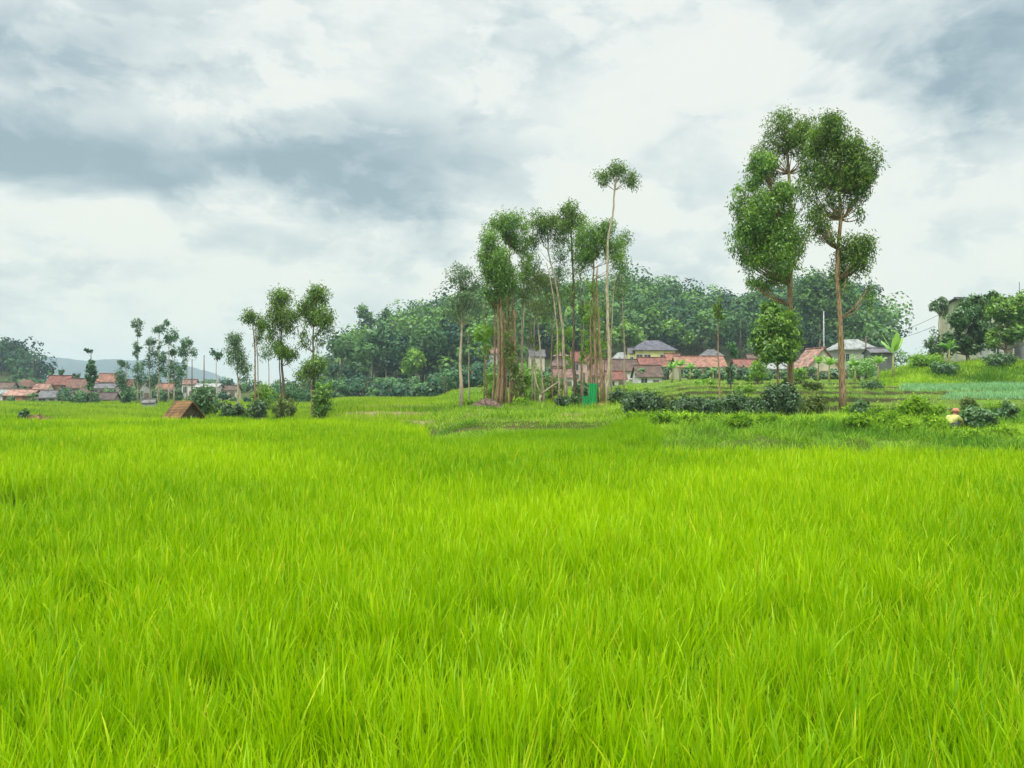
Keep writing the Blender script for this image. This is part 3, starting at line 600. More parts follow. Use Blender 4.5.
forest('far_hill_forest', 'dark green forest on the low hill beyond the far village', 420, -330, 66, 215, 350, BLUED, 50, keep=lambda px, Y: hills(px, Y) > .05, hmin=6, hmax=12, card=1.2, zl=(.2,.86))
forest('village_greenery', 'low garden bushes and treetops among the village roofs', 130, 520, 880, 120, 182, FARL, 50, hmin=1.6, hmax=3.2, card=.5, zl=(.1,.6))
forest('garden_greenery', 'light green garden shrubs in front of the village houses', 45, 690, 850, 92, 118, MIDL, 60, hmin=1.2, hmax=2.4, card=.4, zl=(.1,.6))
forest('far_village_greenery', 'low bushes between the far village and the rice plots', 300, -60, 345, 132, 225, FARL, 40, hmin=1.4, hmax=3.8, card=.55, zl=(.1,.7))

# ------------------------------------------------------------------ bushes and shrubs
B = 'bush'
for a in [
 ('long low dark bush at the left end of the hedge, under the village', 642,390,416,24,39,4200,DARKL),
 ('dark bush in the hedge left of the thin bare trunk', 690,394,418,24,38,3400,DARKL),
 ('small dark bush in the hedge just right of the thin bare trunk', 740,394,419,18,37,2600,DARKL),
 ('large rounded dark bush below the bushy round tree', 782,384,420,19,37,4200,DARKL),
 ('brown green bush joining the hedge between its two left dark bushes', 667,395,415,15,40,1500,OLIVE),
 ('mid green bush in the hedge directly behind the thin bare trunk', 714,397,417,13,40,1300,MIDL),
 ('mid green bush in the hedge left of the large rounded bush', 761,397,418,12,40,1200,MIDL),
 ('lime shrub on the terraces above the hedge, left part', 745,383,396,9,54,700,LIME),
 ('olive shrub on the terraces below the brown gabled house', 812,381,393,12,56,900,OLIVE),
 ('green shrub on the upper terrace right of the rightmost tall trunk', 872,380,392,13,57,900,MIDL),
 ('lime shrub at the top terrace before the orange roofed house', 705,379,390,12,70,900,LIME),
 ('dark shrub on the terraces between thin trunk and round tree', 752,372,383,9,84,700,MIDL),
 ('brownish dark bush between the large rounded bush and the right trunk', 815,394,418,17,40,1900,OLIVE),
 ('spiky dark green bush right of the rightmost tall trunk', 860,398,421,10,35,1500,MIDL),
 ('tall feathery green bush on the terrace edge left of the farmer', 916,396,420,15,34,1900,BANK),
 ('broad low glossy bush in front of the farmer', 975,408,431,22,29,3200,MIDL),
 ('brown tinged bush behind the farmer', 968,397,412,9,37,700,OLIVE),
 ('dark little bush at the right frame edge above the crop', 1008,402,420,10,34,900,MIDL),
 ('dark bush beside the white walled house behind the trunks', 618,385,412,9,50,1100,DARKL),
 ('low dark shrub at the foot of the trunks left of the green sheet', 561,395,411,8,52,700,DARKL),
 ('bright green bamboo like shrub right of the trunk bundle', 527,362,406,16,66,3000,LIME),
 ('bright green shrub left of the trunk bundle', 492,368,404,11,70,1700,LIME),
 ('mid green shrub behind the forked dead tree', 550,372,406,16,70,2000,OLIVE),
 ('small green shrub at the foot of the leftmost eucalyptus',466,399,412,7,56,700,BANK),
 ('green shrub in front of the trunk bundle, right side',520,397,413,9,54,900,BANK),
 ('leafy green shrub at the base of the forked leaning eucalyptus',572,394,411,9,55,900,MIDL),
 ('light green shrub between green sheet and the hedge',611,396,411,8,54,800,BANK),
 ('lime shrub low behind the mound trunks, centre',538,388,404,12,64,1200,LIME),
 ('green shrub behind the green sheet',580,382,402,10,66,1100,MIDL),
 ('leafy green shrub at the foot of the rightmost tall trunk',848,406,420,8,38,700,BANK),
 ('lime shrub under the bushy round tree trunk', 757,356,385,9,72,900,LIME),
 ('pale lime shrub right of the round tree trunk', 800,362,390,8,72,600,LIME),
 ('round dark shrub beside the low reddish heap at the far left', 25,408,424,7,47,1100,DARKL),
 ('dark leafy bush right behind the little hut', 205,384,418,16,58,2600,MIDL),
 ('low dark shrub between the hut and the left tree group', 233,402,420,14,55,1500,DARKL),
 ('bright yellow green shrub at the foot of the left tree group', 262,384,412,13,57,1900,LIME),
 ('dark twiggy shrub beneath the broad oval eucalyptus', 283,397,424,14,53,1900,OLIVE),
 ('upright olive shrub below the right end of the left group', 322,378,424,11,51,2400,EUC_L),
 ('dark tangled shrub between the trunks of the left group', 258,396,422,12,52,1300,DARKL),
 ('blue green shrub in the background of the left group', 290,384,404,22,85,1500,FARL),
 ('rounded dark shrub left of the white shed', 127,391,406,5,118,500,FARL),
 ('wide low dark green shrub in front of the far village', 86,394,405,13,125,900,FARL),
 ('light green shrub by the two tufted trees of the upper right', 934,333,362,11,80,1500,EUC_G),
 ('yellow green shrub in front of the dark grey shed', 862,356,380,16,76,1800,BANANA),
 ('weedy green shrub below the mango tree', 1000,352,372,14,72,1300,MIDL),
 ('long lime hedge on top of the bank at the upper right', 925,352,368,20,74,2200,LIME),
 ('dark shrub on the bank below the lime hedge', 945,362,380,18,70,1600,MIDL),
 ]:
    lab, px, p0, p1, rx, Y, n, lf = a
    k = Y/45.
    bush('bush', lab, B, px, p0, p1, rx, Y, n, lf, L=.15*max(1, k), W=.075*max(1, k), sig=.12*max(1, k**.5), droop=.1)
for px, Y, rx, h_ in [(636,31,16,.5),(662,29,14,.45),(688,28,17,.5),(712,30,14,.5),(741,27.5,18,.5),(770,29.5,15,.45),(800,27,18,.5),(828,29,15,.5),(858,27,18,.45),(888,29,16,.6),(905,26,16,.4),(935,27,15,.45),(966,25.5,17,.4),(1000,26,18,.45),(1030,25,15,.4),(880,33,13,.75),(900,34,12,.8),(935,35,13,.8),(1000,36,14,.8)]:
    pz_ = HY - (h1(X(px, Y), Y) + h_ - ZC)*F/Y
    bush('weed_clump', 'leafy weed clump growing on the grassy bank beside the rice', 'weed clump', px, pz_, pz_ + (h_+.05)*F/Y, rx, Y, 1100, BANK, L=.13, W=.05, droop=0, lobes=3, group='weed clumps on the bank', sig=.12)
tree('mango_tree', 'dense mango tree with dark rounded crown hiding the cream building', 'tree', 80, [(968,366),(968,350),(968,330)], .2,
     [(975,306,15,13,3000),(961,318,14,14,2600),(982,330,15,14,2200),(962,340,15,12,1800),(975,345,14,10,1200),(949,346,9,11,900),(990,300,9,9,900),(986,318,8,14,800)], MIDL, BARKD, L=.35, W=.16, droop=.5, hollow=.3)
tree('mango_tree', 'wide pale green mango tree at the right frame edge above the grey walls', 'tree', 76, [(1006,366),(1006,350),(1006,335)], .2,
     [(1001,310,16,14,3000),(1019,306,17,14,3000),(1012,333,16,13,2200),(995,340,10,10,1000),(1035,322,16,18,1800)], EUC_L, BARKD, L=.35, W=.16, droop=.5, hollow=.3)
tree('tufted_tree', 'thin tree with round grey green tuft beside the cream building, left of its twin', 'tree', 88, [(939,350),(939,325),(940,308)], .13, [(937,306,6,7,520),(943,301,6,5,400)], EUC_G, BARKP, L=.32, W=.12, limbs=2)
tree('tufted_tree', 'thin tree with small grey green tuft touching the cream building roof', 'tree', 88, [(943,350),(943,325),(944,308)], .12, [(947,305,6,7,460),(944,312,4,4,160)], EUC_G, BARKP, L=.32, W=.12, limbs=2)
for lab, px, pt, Y, nl, sc, rg in [
  ('banana plant with bare upright leaves standing against the sky', 893,334,70,5,1.0,True),
  ('smaller banana plant left of the one against the sky', 878,352,72,6,.8,False),
  ('tall banana plant left of the middle of its clump before the orange roof', 672,360,98,7,1.2,False),
  ('tall banana plant in the middle of its clump before the orange roof', 680,356,96,8,1.2,False),
  ('banana plant at the right of the clump before the orange roof', 690,362,97,7,1.1,False),
  ('single banana plant in front of the orange roofed house wall', 713,366,92,6,1.0,False),
  ('young banana plant by the white wall below the red roof', 755,364,84,6,.9,False),
  ('banana plant before the brown gabled house, left of its pair', 818,352,80,8,1.0,False),
  ('banana plant before the brown gabled house, right of its pair', 829,354,79,8,1.0,False),
  ('banana plant beside the rightmost tall trunk', 855,356,74,7,.9,False),
  ('pale banana plant under the tufted trees of the upper right', 949,338,78,7,1.0,False)]:
    banana(lab, px, pt - 3, None, Y, nl + (3 if not rg else 1), sc, ragged=rg)

# ------------------------------------------------------------------ houses
def house(label, px0, px1, pr, pe, pb, Y, kind, rc, wc, wins=2, depth=None, rz=0.0, door=True, name='house', cat='house', group=None, gable_in=False):
    s = Y/F; w = (px1 - px0)*s; cx_ = (px0+px1)/2; x = X(cx_, Y); d = depth or w*0.75
    zb = min(Z(pb, Y), h1(x, Y)); zb = min(zb, h1(x, Y + d*.5), h1(x, Y - d*.5)) - 0.2
    root = empty(name, (x, Y, zb), label, cat, group, rz)
    ze = Z(pe, Y) - zb; zr = Z(pr, Y) - zb; ov = min(.45, w*.07); hw = w/2 - ov; hd = d/2
    wb = MB(); wb.box(-hw, hw, -hd, hd, 0, ze)
    th = .12; rf = MB()
    if kind == 'x':      # ridge along x
        wb.add([(-hw,-hd,ze),(-hw,hd,ze),(-hw,0,zr-.1),(-hw+.1,-hd,ze),(-hw+.1,hd,ze),(-hw+.1,0,zr-.1)], [(0,2,1),(3,4,5),(0,3,5,2),(1,2,5,4)])
        wb.add([(hw-.1,-hd,ze),(hw-.1,hd,ze),(hw-.1,0,zr-.1),(hw,-hd,ze),(hw,hd,ze),(hw,0,zr-.1)], [(0,2,1),(3,4,5),(0,3,5,2),(1,2,5,4)])
        sl = (zr-ze)/hd; e = ov
        for sg in (-1, 1):
            y0 = sg*(hd+e); z0 = ze - sl*e
            rf.add([(-w/2,y0,z0),(w/2,y0,z0),(w/2,0,zr),(-w/2,0,zr),(-w/2,y0,z0+th),(w/2,y0,z0+th),(w/2,0,zr+th),(-w/2,0,zr+th)],
                   [(0,1,2,3),(4,7,6,5),(0,4,5,1),(1,5,6,2),(3,2,6,7),(0,3,7,4)])
        rf.box(-w/2-.03, w/2+.03, -.14, .14, zr+th*.6, zr+th+.1)
    elif kind == 'y':    # gable faces the camera
        wb.add([(-hw,-hd,ze),(hw,-hd,ze),(0,-hd,zr-.1),(-hw,-hd+.1,ze),(hw,-hd+.1,ze),(0,-hd+.1,zr-.1)], [(0,1,2),(3,5,4),(0,2,5,3),(1,4,5,2)])
        wb.add([(-hw,hd-.1,ze),(hw,hd-.1,ze),(0,hd-.1,zr-.1),(-hw,hd,ze),(hw,hd,ze),(0,hd,zr-.1)], [(0,1,2),(3,5,4),(0,2,5,3),(1,4,5,2)])
        sl = (zr-ze)/hw; e = ov
        for sg in (-1, 1):
            x0 = sg*(hw+e); z0 = ze - sl*e; y0 = hd+ov
            rf.add([(x0,-y0,z0),(x0,y0,z0),(0,y0,zr),(0,-y0,zr),(x0,-y0,z0+th),(x0,y0,z0+th),(0,y0,zr+th),(0,-y0,zr+th)],
                   [(0,1,2,3),(4,7,6,5),(0,4,5,1),(1,5,6,2),(3,2,6,7),(0,3,7,4)])
        rf.box(-.14, .14, -hd-ov-.03, hd+ov+.03, zr+th*.6, zr+th+.1)
    else:                # hip
        e = ov; rl = max(w*.5 - hd*0.9, .2); z0 = ze - .1
        a = [(-hw-e,-hd-e,z0),(hw+e,-hd-e,z0),(hw+e,hd+e,z0),(-hw-e,hd+e,z0)]
        b = [(q[0], q[1], q[2]+th) for q in a]
        rf.add(a + b + [(-rl,0,zr+th),(rl,0,zr+th)], [(3,2,1,0),(0,1,5,4),(1,2,6,5),(2,3,7,6),(3,0,4,7),(4,5,9,8),(5,6,9),(6,7,8,9),(7,4,8)])
    wb.build('wall', wall_m(wc), root); rf.build('roof', roof_m(rc), root)
    wh = min(1.2, ze*.4); zc = ze - wh*.5 - max(.35, ze*.16); n = wins + (1 if door else 0)
    slots = [(-hw + (i+.5)*2*hw/max(n,1)) for i in range(n)]; di = n//2 if door else -1
    for i, xs in enumerate(slots):
        if i == di:
            dh = min(2.0, ze*.8)
            MB().box(xs-.45, xs+.45, -hd-.05, -hd+.02, 0.1, dh).build('door', GREYW, root)
            continue
        ww = min(.6, hw*.25); fr = MB(); y0 = -hd-.06; y1 = -hd+.02; t = .07
        fr.box(xs-ww-t, xs-ww, y0, y1, zc-wh/2-t, zc+wh/2+t); fr.box(xs+ww, xs+ww+t, y0, y1, zc-wh/2-t, zc+wh/2+t)
        fr.box(xs-ww, xs+ww, y0, y1, zc+wh/2, zc+wh/2+t); fr.box(xs-ww, xs+ww, y0, y1, zc-wh/2-t, zc-wh/2); fr.box(xs-.03, xs+.03, y0, y1, zc-wh/2, zc+wh/2)
        wo = fr.build('window', FRAMEM, root)
        MB().box(xs-ww, xs+ww, -hd-.025, -hd+.015, zc-wh/2, zc+wh/2).build('pane', PANE, wo)
    return root
RED = (.38,.13,.09); ORG = (.52,.23,.14); PNK = (.40,.21,.17); BRN = (.22,.13,.09); GRY = (.22,.21,.22); SLT = (.17,.16,.21); TIN = (.50,.52,.50); SAL = (.62,.33,.24)
WH = (.72,.72,.68); CRM = (.66,.60,.45); YEL = (.74,.70,.30); PKW = (.62,.42,.36); GW = (.42,.42,.40); BRW = (.30,.24,.18); TEA = (.16,.34,.36); ORW = (.55,.26,.13)
GV = 'houses of the village behind the mound'; GL = 'houses of the far left village'
for a in [
 ('yellow two storey house with slate hipped roof, highest in the village',630,674,341,351,376,160,'h',SLT,YEL,4,0.03,GV),
 ('small yellow side building with low roof left of the slate roofed house',627,641,348,353,372,158,'x',GRY,YEL,1,0,GV),
 ('house with clean red roof just below the yellow house',637,666,358,366,380,148,'x',RED,BRW,2,0.05,GV),
 ('white walled house with dark brown sloping roof behind the hedge',633,661,366,376,392,122,'x',BRN,WH,1,0.12,GV),
 ('long house with bright orange roof and cream wall behind banana plants',673,723,357,367,388,134,'x',ORG,CRM,4,-0.03,GV),
 ('brown roofed pale house right of the tallest thin trunk',611,637,360,370,390,140,'x',BRN,WH,1,0.1,GV),
 ('small house with pale tin gable roof above the brown roofed one',611,630,353,360,372,160,'h',TIN,GW,1,0,GV),
 ('house with red tiled roof seen left of the green sheet trunks',570,594,352,361,378,154,'x',RED,PKW,2,0,GV),
 ('broad house with faded pink roof behind the green sheet',588,613,360,374,394,128,'x',PNK,PKW,2,-.1,GV),
 ('low house with reddish roof and white wall under the pagoda roofed one',552,574,369,377,392,136,'x',PNK,WH,1,.1,GV),
 ('small house with grey red roof peeping left of the trunk bundle',484,499,348,353,366,176,'x',PNK,GW,1,0,GV),
 ('cream house half hidden above the lime shrub right of the trunk bundle',528,545,350,356,372,172,'x',GRY,CRM,1,.1,GV),
 ('white walled house with red roof left of the round tree',732,766,360,367,388,118,'x',RED,WH,2,0,GV),
 ('pale grey walled house with tin roof directly behind the round tree',760,798,363,369,386,116,'x',TIN,WH,2,.02,GV),
 ('house with brown red gable facing forward and teal corner',797,834,349,366,384,112,'y',SAL,CRM,2,.18,GV),
 ('house with pale tin hipped roof behind the rightmost tall trunk',830,872,340,350,372,124,'h',TIN,GW,2,0,GV),
 ('dark grey shed behind the banana plant against the sky',866,892,349,353,372,104,'x',GRY,(.16,.17,.16),0,-.05,GV),
 ('tall cream building with dark low sloping roof behind the mango tree',954,1040,299,305,366,98,'x',SLT,(.48,.49,.36),4,.04,None),
 ('grey walled house with brown roof at the right frame edge',1010,1062,333,343,366,86,'x',(.34,.20,.13),(.44,.44,.46),2,0,None),
 ('low grey white outbuilding beneath the pale green mango tree',982,1010,340,345,366,86,'x',BRN,(.52,.52,.50),1,0,None),
 ('low house with salmon roof and orange wall nearest the far left rice',10,38,390,395,404,150,'x',SAL,ORW,1,.1,GL),
 ('white house at the left frame edge with teal grey roof',-14,10,390,394,405,150,'x',TIN,WH,1,0,GL),
 ('dark red hipped roof house above the salmon roofed one',17,36,380,387,396,175,'h',(.28,.12,.08),BRW,1,0,GL),
 ('house with bright red roof and orange front at the village centre',50,72,376,384,396,178,'x',RED,ORW,2,.06,GL),
 ('broad house with plain brown roof left of the column shaped tree',70,90,379,387,398,176,'x',(.33,.16,.11),BRW,2,-.08,GL),
 ('long house with dark grey roof and white wall in front of the red roof',42,74,391,397,405,148,'x',GRY,WH,2,.05,GL),
 ('house with vivid orange red roof far right in the far village',99,119,374,381,394,190,'x',ORG,CRM,2,-.05,GL),
 ('pale walled house below the vivid orange red roof',94,120,384,388,399,172,'x',GRY,(.55,.48,.42),2,0,GL),
 ('dark roofed low house right of the column shaped tree',97,118,393,399,405,146,'x',(.17,.11,.10),BRW,1,.05,GL),
 ('small red roofed house left of the village centre behind grey roof',36,52,384,389,398,165,'x',SAL,CRM,1,0,GL),
 ('white gabled house seen through the far wispy trees',141,151,382,388,398,140,'y',(.30,.22,.20),GW,1,.1,GL),
 ('reddish roofed house right of the far wispy trees',183,198,380,384,395,160,'x',PNK,WH,1,0,GL),
 ('long white house with flat roof between poles and left tree group',198,222,384,387,397,158,'x',TIN,WH,2,0,GL),
 ('brown roofed house at the far left edge above the teal grey roof',-6,16,383,388,397,172,'x',BRN,GW,2,.05,GL),
 ('house with dull pink roof between column shaped tree and vivid orange roof',84,99,382,387,398,182,'x',PNK,CRM,1,0,GL),
 ('small brown hipped house left of the pale walled one',76,93,389,394,402,158,'h',BRN,GW,1,0,GL),
 ('house with red roof behind the short bushy far eucalyptus',117,134,380,386,397,176,'x',RED,CRM,1,.05,GL),
 ('dull orange roofed house seen between the far wispy trunks',158,175,384,389,398,166,'x',ORG,GW,1,0,GL),
 ('dark roofed house at the right of the white flat roofed one',222,240,386,390,398,160,'x',BRN,CRM,1,0,GL),
 ('orange roofed house between yellow house and long orange roof',664,680,354,360,376,150,'x',ORG,CRM,1,.05,GV),
 ('small grey roofed house behind the long orange roofed one',700,722,350,356,372,158,'h',GRY,WH,1,0,GV),
 ('brown roofed house behind the red roof left of the round tree',746,772,355,361,376,140,'x',BRN,CRM,1,-.05,GV),
 ('red roofed house filling the gap below the yellow side building',604,626,372,379,393,124,'x',RED,CRM,1,.08,GV),
 ('grey tin roofed white field shed at the edge of the rice',143,156,400,403,410,94,'x',(.30,.28,.27),GW,0,.2,None),
 ]:
    lab, a0, a1, pr, pe, pb, Y, kd, rc, wc, wi, rz, g = a
    if pr == 297: house(lab, a0, a1, pr, pe, pb, Y, kd, rc, wc, wi, rz=rz, depth=6, group=g, cat='building', name='building')
    elif 'shed' in lab: house(lab, a0, a1, pr, pe, pb, Y, kd, rc, wc, wi, rz=rz, group=g, cat='shed', name='shed', door=False)
    else: house(lab, a0, a1, pr, pe, pb, Y, kd, rc, wc, wi, rz=rz, group=g)
def pagoda():
    Y = 158; x = X(560.5, Y); zb = h1(x, Y) - .2; s = Y/F
    r = empty('house', (x, Y, zb), 'narrow house with two tiered pointed pinkish roof behind the trunks', 'house', GV)
    z1 = Z(366, Y)-zb; z2 = Z(359, Y)-zb; z3 = Z(351.5, Y)-zb; w = 1.55
    MB().box(-w, w, -w, w, 0, z1).build('wall', wall_m(PKW), r)
    def pyr(h, w0, w1, za, zt): 
        m = MB(); m.add([(-w0,-w0,za),(w0,-w0,za),(w0,w0,za),(-w0,w0,za),(-w1,-w1,zt),(w1,-w1,zt),(w1,w1,zt),(-w1,w1,zt)], [(3,2,1,0),(4,5,6,7),(0,1,5,4),(1,2,6,5),(2,3,7,6),(3,0,4,7)]); return m.build('roof', roof_m((.42,.25,.24)), r)
    pyr(0, 2.1, 1.2, z1, z2); MB().box(-1.1, 1.1, -1.1, 1.1, z2+.003, z2+.5).build('wall', wall_m(PKW), r); pyr(0, 1.7, .06, z2+.5, z3)
    wo = MB().box(-.6, .6, -w-.05, -w+.01, z1-1.6, z1-.6).build('window', PANE, r)
pagoda()

# hut in the rice
def hut():
    Y = 46.5; x = X(184, Y); s = Y/F; zb = 0.0
    r = empty('field_hut', (x, Y, zb), 'little wooden field hut with rusty brown roof standing in the rice', 'hut', None, -0.62)
    ze = Z(413.5, Y); zr = Z(402, Y); W, D = 1.2, 1.15   # ridge along x
    w = MB()
    for i in range(26):
        xs = -W/2 + i*W/26
        w.box(xs+.006, xs+W/26-.006, -D/2, -D/2+.03, .45 + .04*random.random(), ze)
        w.box(xs+.006, xs+W/26-.006, D/2-.03, D/2, .45, ze)
    for i in range(20):
        ys = -D/2 + .03 + i*(D-.06)/20; zt = zr - .08 - abs(ys + (D-.06)/40)*(zr-ze)/(D/2)
        for xx in (-W/2, W/2-.03): w.box(xx, xx+.03, ys+.005, ys+(D-.06)/20-.005, .42, max(zt, .9))
    w.build('wall', noise_mat('shade_toned_boards', (0.05,0.04,0.03), (0.19,0.15,0.11), 7, stretch=(4,4,.6), bump=.4), r)  # board colour darkened to stand in for a shaded open side
    RUST = roof_mat('rusty_roof', (.17, .085, .035), (.40, .21, .075), 14)
    f = MB(); sl = (zr-ze)/(D/2); e = .35
    for sg in (-1, 1):
        y0 = sg*(D/2+e); z0 = ze - sl*e; t = .07; a = W/2+.3
        f.add([(-a,y0,z0),(a,y0,z0),(a,0,zr),(-a,0,zr),(-a,y0,z0+t),(a,y0,z0+t),(a,0,zr+t),(-a,0,zr+t)], [(0,1,2,3),(4,7,6,5),(0,4,5,1),(1,5,6,2),(3,2,6,7),(0,3,7,4)])
    f.build('roof', RUST, r)
    for sx in (-1, 1):
        for sy in (-1, 1):
            px_, py_ = sx*(W/2-.06), sy*(D/2+.02)
            MB().tube([(px_, py_, -.1), (px_, py_, ze)], [.05, .045], 6).build('post', GREYW, r)
hut()

# small heap left, earth mound centre
def heap(label, px, Y, rx, h, mat, name='heap'):
    x = X(px, Y); z = h1(x, Y); n1, n2 = 26, 10; V = []; Fc = []
    for j in range(n2+1):
        t = j/n2
        for i in range(n1):
            a = 2*math.pi*i/n1; r = rx*(1-t)**.8*(1+.18*math.sin(3*a+px)+.1*math.sin(7*a+j)+random.uniform(-.05,.05))
            V.append((r*math.cos(a), .7*r*math.sin(a), -.1 + (h+.1)*(t**.8) + random.uniform(-.04,.04)))
    for j in range(n2):
        for i in range(n1): Fc.append((j*n1+i, j*n1+(i+1)%n1, (j+1)*n1+(i+1)%n1, (j+1)*n1+i))
    m = MB(); m.add(V, Fc)
    for k in range(60):
        a = random.uniform(0, 6.28); r = rx*random.uniform(.1, .9); zz = h*(1-(r/rx))**.7
        p = np.array([r*math.cos(a), .7*r*math.sin(a), zz]); q = p + np.array([random.uniform(-.35,.35), random.uniform(-.2,.2), random.uniform(.0,.25)])
        m.tube([p, q], [.018, .008], 4)
    o = m.build(name, mat, None, loc=(x, Y, z)); tag(o, label, 'heap')
heap('low heap of reddish straw beside the round dark shrub, far left', 38, 46, 1.25, .68, noise_mat('red_straw', (.10,.06,.035), (.32,.18,.10), 6, bump=.5))
heap('dark heap of earth and brushwood at the foot of the trunk bundle', 487, 53, 1.3, .75, noise_mat('brush_earth', (.07,.045,.04), (.26,.17,.14), 6, bump=.5))
heap('rust brown heap of dead leaves right of the green sheet', 604, 52, .9, .38, noise_mat('dead_leaves', (.22,.11,.05), (.42,.26,.10), 6, bump=.5))
# green sheet
def sheet():
    Y = 53.6; x = X(590, Y); zb = h1(x, Y); r = empty('green_sheet', (x, Y, zb), 'bright green plastic sheet hung on sticks between the eucalyptus trunks', 'plastic sheet')
    s = Y/F; zt = Z(383, Y) - zb
    def cloth(x0, x1, z0, z1, ph):
        n, k = 24, 10; V = []; Q = []
        for lay in (0, 1):
            for j in range(k+1):
                for i in range(n+1):
                    u = i/n; t = j/k
                    V.append((x0+(x1-x0)*u + .02*math.sin(9*t+ph), .06*math.sin(22*u+ph+1.5*t) + lay*.012, z0+(z1-z0)*t - .05*math.sin(math.pi*u)*t))
        b = (n+1)*(k+1)
        for lay in (0, 1):
            for j in range(k):
                for i in range(n):
                    a = lay*b + j*(n+1)+i; q = (a, a+1, a+n+2, a+n+1); Q.append(q if lay == 0 else q[::-1])
        m = MB(); m.add(V, Q); m.build('sheet', TARP, r, smooth=True)
    cloth(-.12, .45, .1, zt, 0); cloth(-.5, -.14, .05, zt*.52, 2)
    for px_ in (-.52, -.13, .46): MB().tube([(px_, .03, -.1), (px_+.03, .03, zt+.1)], [.03, .022], 6).build('stick', GREYW, r)
sheet()

# poles, cables
def pole(label, px, pt, Y, rad, mat=METAL, arm=False, cat='pole'):
    x = X(px, Y); z = h1(x, Y); r = empty('utility_pole' if arm else 'pole', (x, Y, z), label, cat); zt = Z(pt, Y)-z
    MB().tube([(0,0,-.3),(0,0,zt*.5),(0,0,zt)], [rad, rad*.85, rad*.65], 8).build('mast', mat, r, smooth=True)
    if arm: MB().box(-.7, .7, -.05, .05, zt-.5, zt-.38).build('crossarm', GREYW, r)
    else: MB().tube([(0,0,zt), (0,0,zt+.15)], [rad*.9, rad*.5], 8).build('cap', mat, r)
    return r
pole('slim white pole rising behind the brown red gabled house', 824, 312, 126, .12)
pole('thin grey pole right of the far wispy trees', 204, 356, 150, .14, GREYW)
pole('thin dark pole at the right end crown of the far wispy trees', 192, 360, 150, .14, GREYW)
pole('utility pole with crossarm standing by the pale tin hipped roof', 866, 336, 110, .13, GREYW, True, 'utility pole')
pole('thin antenna pole above the roof at the upper right corner', 1020, 283, 97, .05, CABLE)
pole('small bamboo pole standing in the rice before the far village', 62, 388, 110, .06, GREYW)
def cable(label, a, b, sag):
    P = []
    for i in range(17):
        t = i/16; P.append((a[0]*(1-t)+b[0]*t, a[1]*(1-t)+b[1]*t, a[2]*(1-t)+b[2]*t - sag*4*t*(1-t)))
    o = MB().tube(P, [.022]*17, 5).build('cable', CABLE); tag(o, label, 'cable')
pz = (X(866,110), 110, Z(340,110))
cable('upper power line from the utility pole up to the cream building', pz, (X(944,97), 97, Z(312,97)), .5)
cable('lower power line sagging toward the tufted trees', (pz[0], pz[1], pz[2]-.25), (X(935,88), 88, Z(326,88)), .5)

# farmer half hidden in the grass
def farmer():
    Y = 28.; x = X(949, Y); z = h1(x, Y); r = empty('person', (x, Y, z), 'farmer in a yellow shirt and reddish cap crouching in the terrace grass', 'person', None, 0.5)
    def skin(name, verts, edges, rad, mat, lev=2):
        me = bpy.data.meshes.new(name); me.from_pydata(verts, edges, []); me.materials.append(mat)
        o = bpy.data.objects.new(name, me); C.objects.link(o); o.parent = r
        sk = o.modifiers.new('skin', 'SKIN')
        for i, q in enumerate(me.skin_vertices[0].data):
            q.radius = (rad[i] if isinstance(rad[i], tuple) else (rad[i], rad[i])); q.use_root = (i == 0)
        sk.use_smooth_shade = True
        su = o.modifiers.new('sub', 'SUBSURF'); su.levels = lev; su.render_levels = lev
        return o
    SK = noise_mat('skin', (.26,.13,.08), (.36,.20,.13), 4, rough=.6)
    YS = noise_mat('yellow_shirt', (.36,.36,.10), (.56,.54,.20), 5); TR = noise_mat('dark_trousers', (.05,.05,.07), (.10,.10,.12), 5); RC = noise_mat('reddish_cap', (.42,.16,.10), (.60,.30,.20), 5)
    # 0 pelvis 1 waist 2 chest 3 neck 4 head 5 headtop ; arms ; legs  (bending forward along +x)
    v = [(0,0,.24),(.08,0,.36),(.20,0,.52),(.30,0,.62),(.36,0,.69),(.39,0,.78),
         (.22,-.19,.56),(.40,-.22,.40),(.56,-.16,.30),(.61,-.14,.26), (.22,.19,.56),(.42,.22,.42),(.58,.16,.34),(.63,.14,.30),
         (.02,-.10,.24),(.34,-.16,.42),(.16,-.13,.08),(.32,-.13,.03), (.02,.10,.24),(.34,.16,.42),(.16,.13,.08),(.32,.13,.03)]
    e = [(0,1),(1,2),(2,3),(3,4),(4,5),(2,6),(6,7),(7,8),(8,9),(2,10),(10,11),(11,12),(12,13),(0,14),(14,15),(15,16),(16,17),(0,18),(18,19),(19,20),(20,21)]
    rd = [.13,.12,.14,.055,.10,.085,.06,.045,.032,.035,.06,.045,.032,.035,.09,.06,.04,.035,.09,.06,.04,.035]
    skin('body', v, e, rd, SK)
    skin('shirt', [v[0],v[1],v[2],(.27,0,.59),v[6],(.36,-.215,.44),v[10],(.37,.215,.46)], [(0,1),(1,2),(2,3),(2,4),(4,5),(2,6),(6,7)], [.155,.15,.17,.09,.085,.07,.085,.07], YS)
    skin('trousers', [(0,0,.25),v[14],v[15],(.18,-.13,.14),v[18],v[19],(.18,.13,.14)], [(0,1),(1,2),(2,3),(0,4),(4,5),(5,6)], [.15,.11,.08,.06,.11,.08,.06], TR)
    m = MB(); m.tube([(.365,0,.735),(.38,0,.79),(.40,0,.86),(.405,0,.885)], [.125,.122,.09,.03], 14); m.tube([(.43,0,.745),(.54,0,.735)], [.05,.03], 8); m.build('cap', RC, r, smooth=True)
farmer()

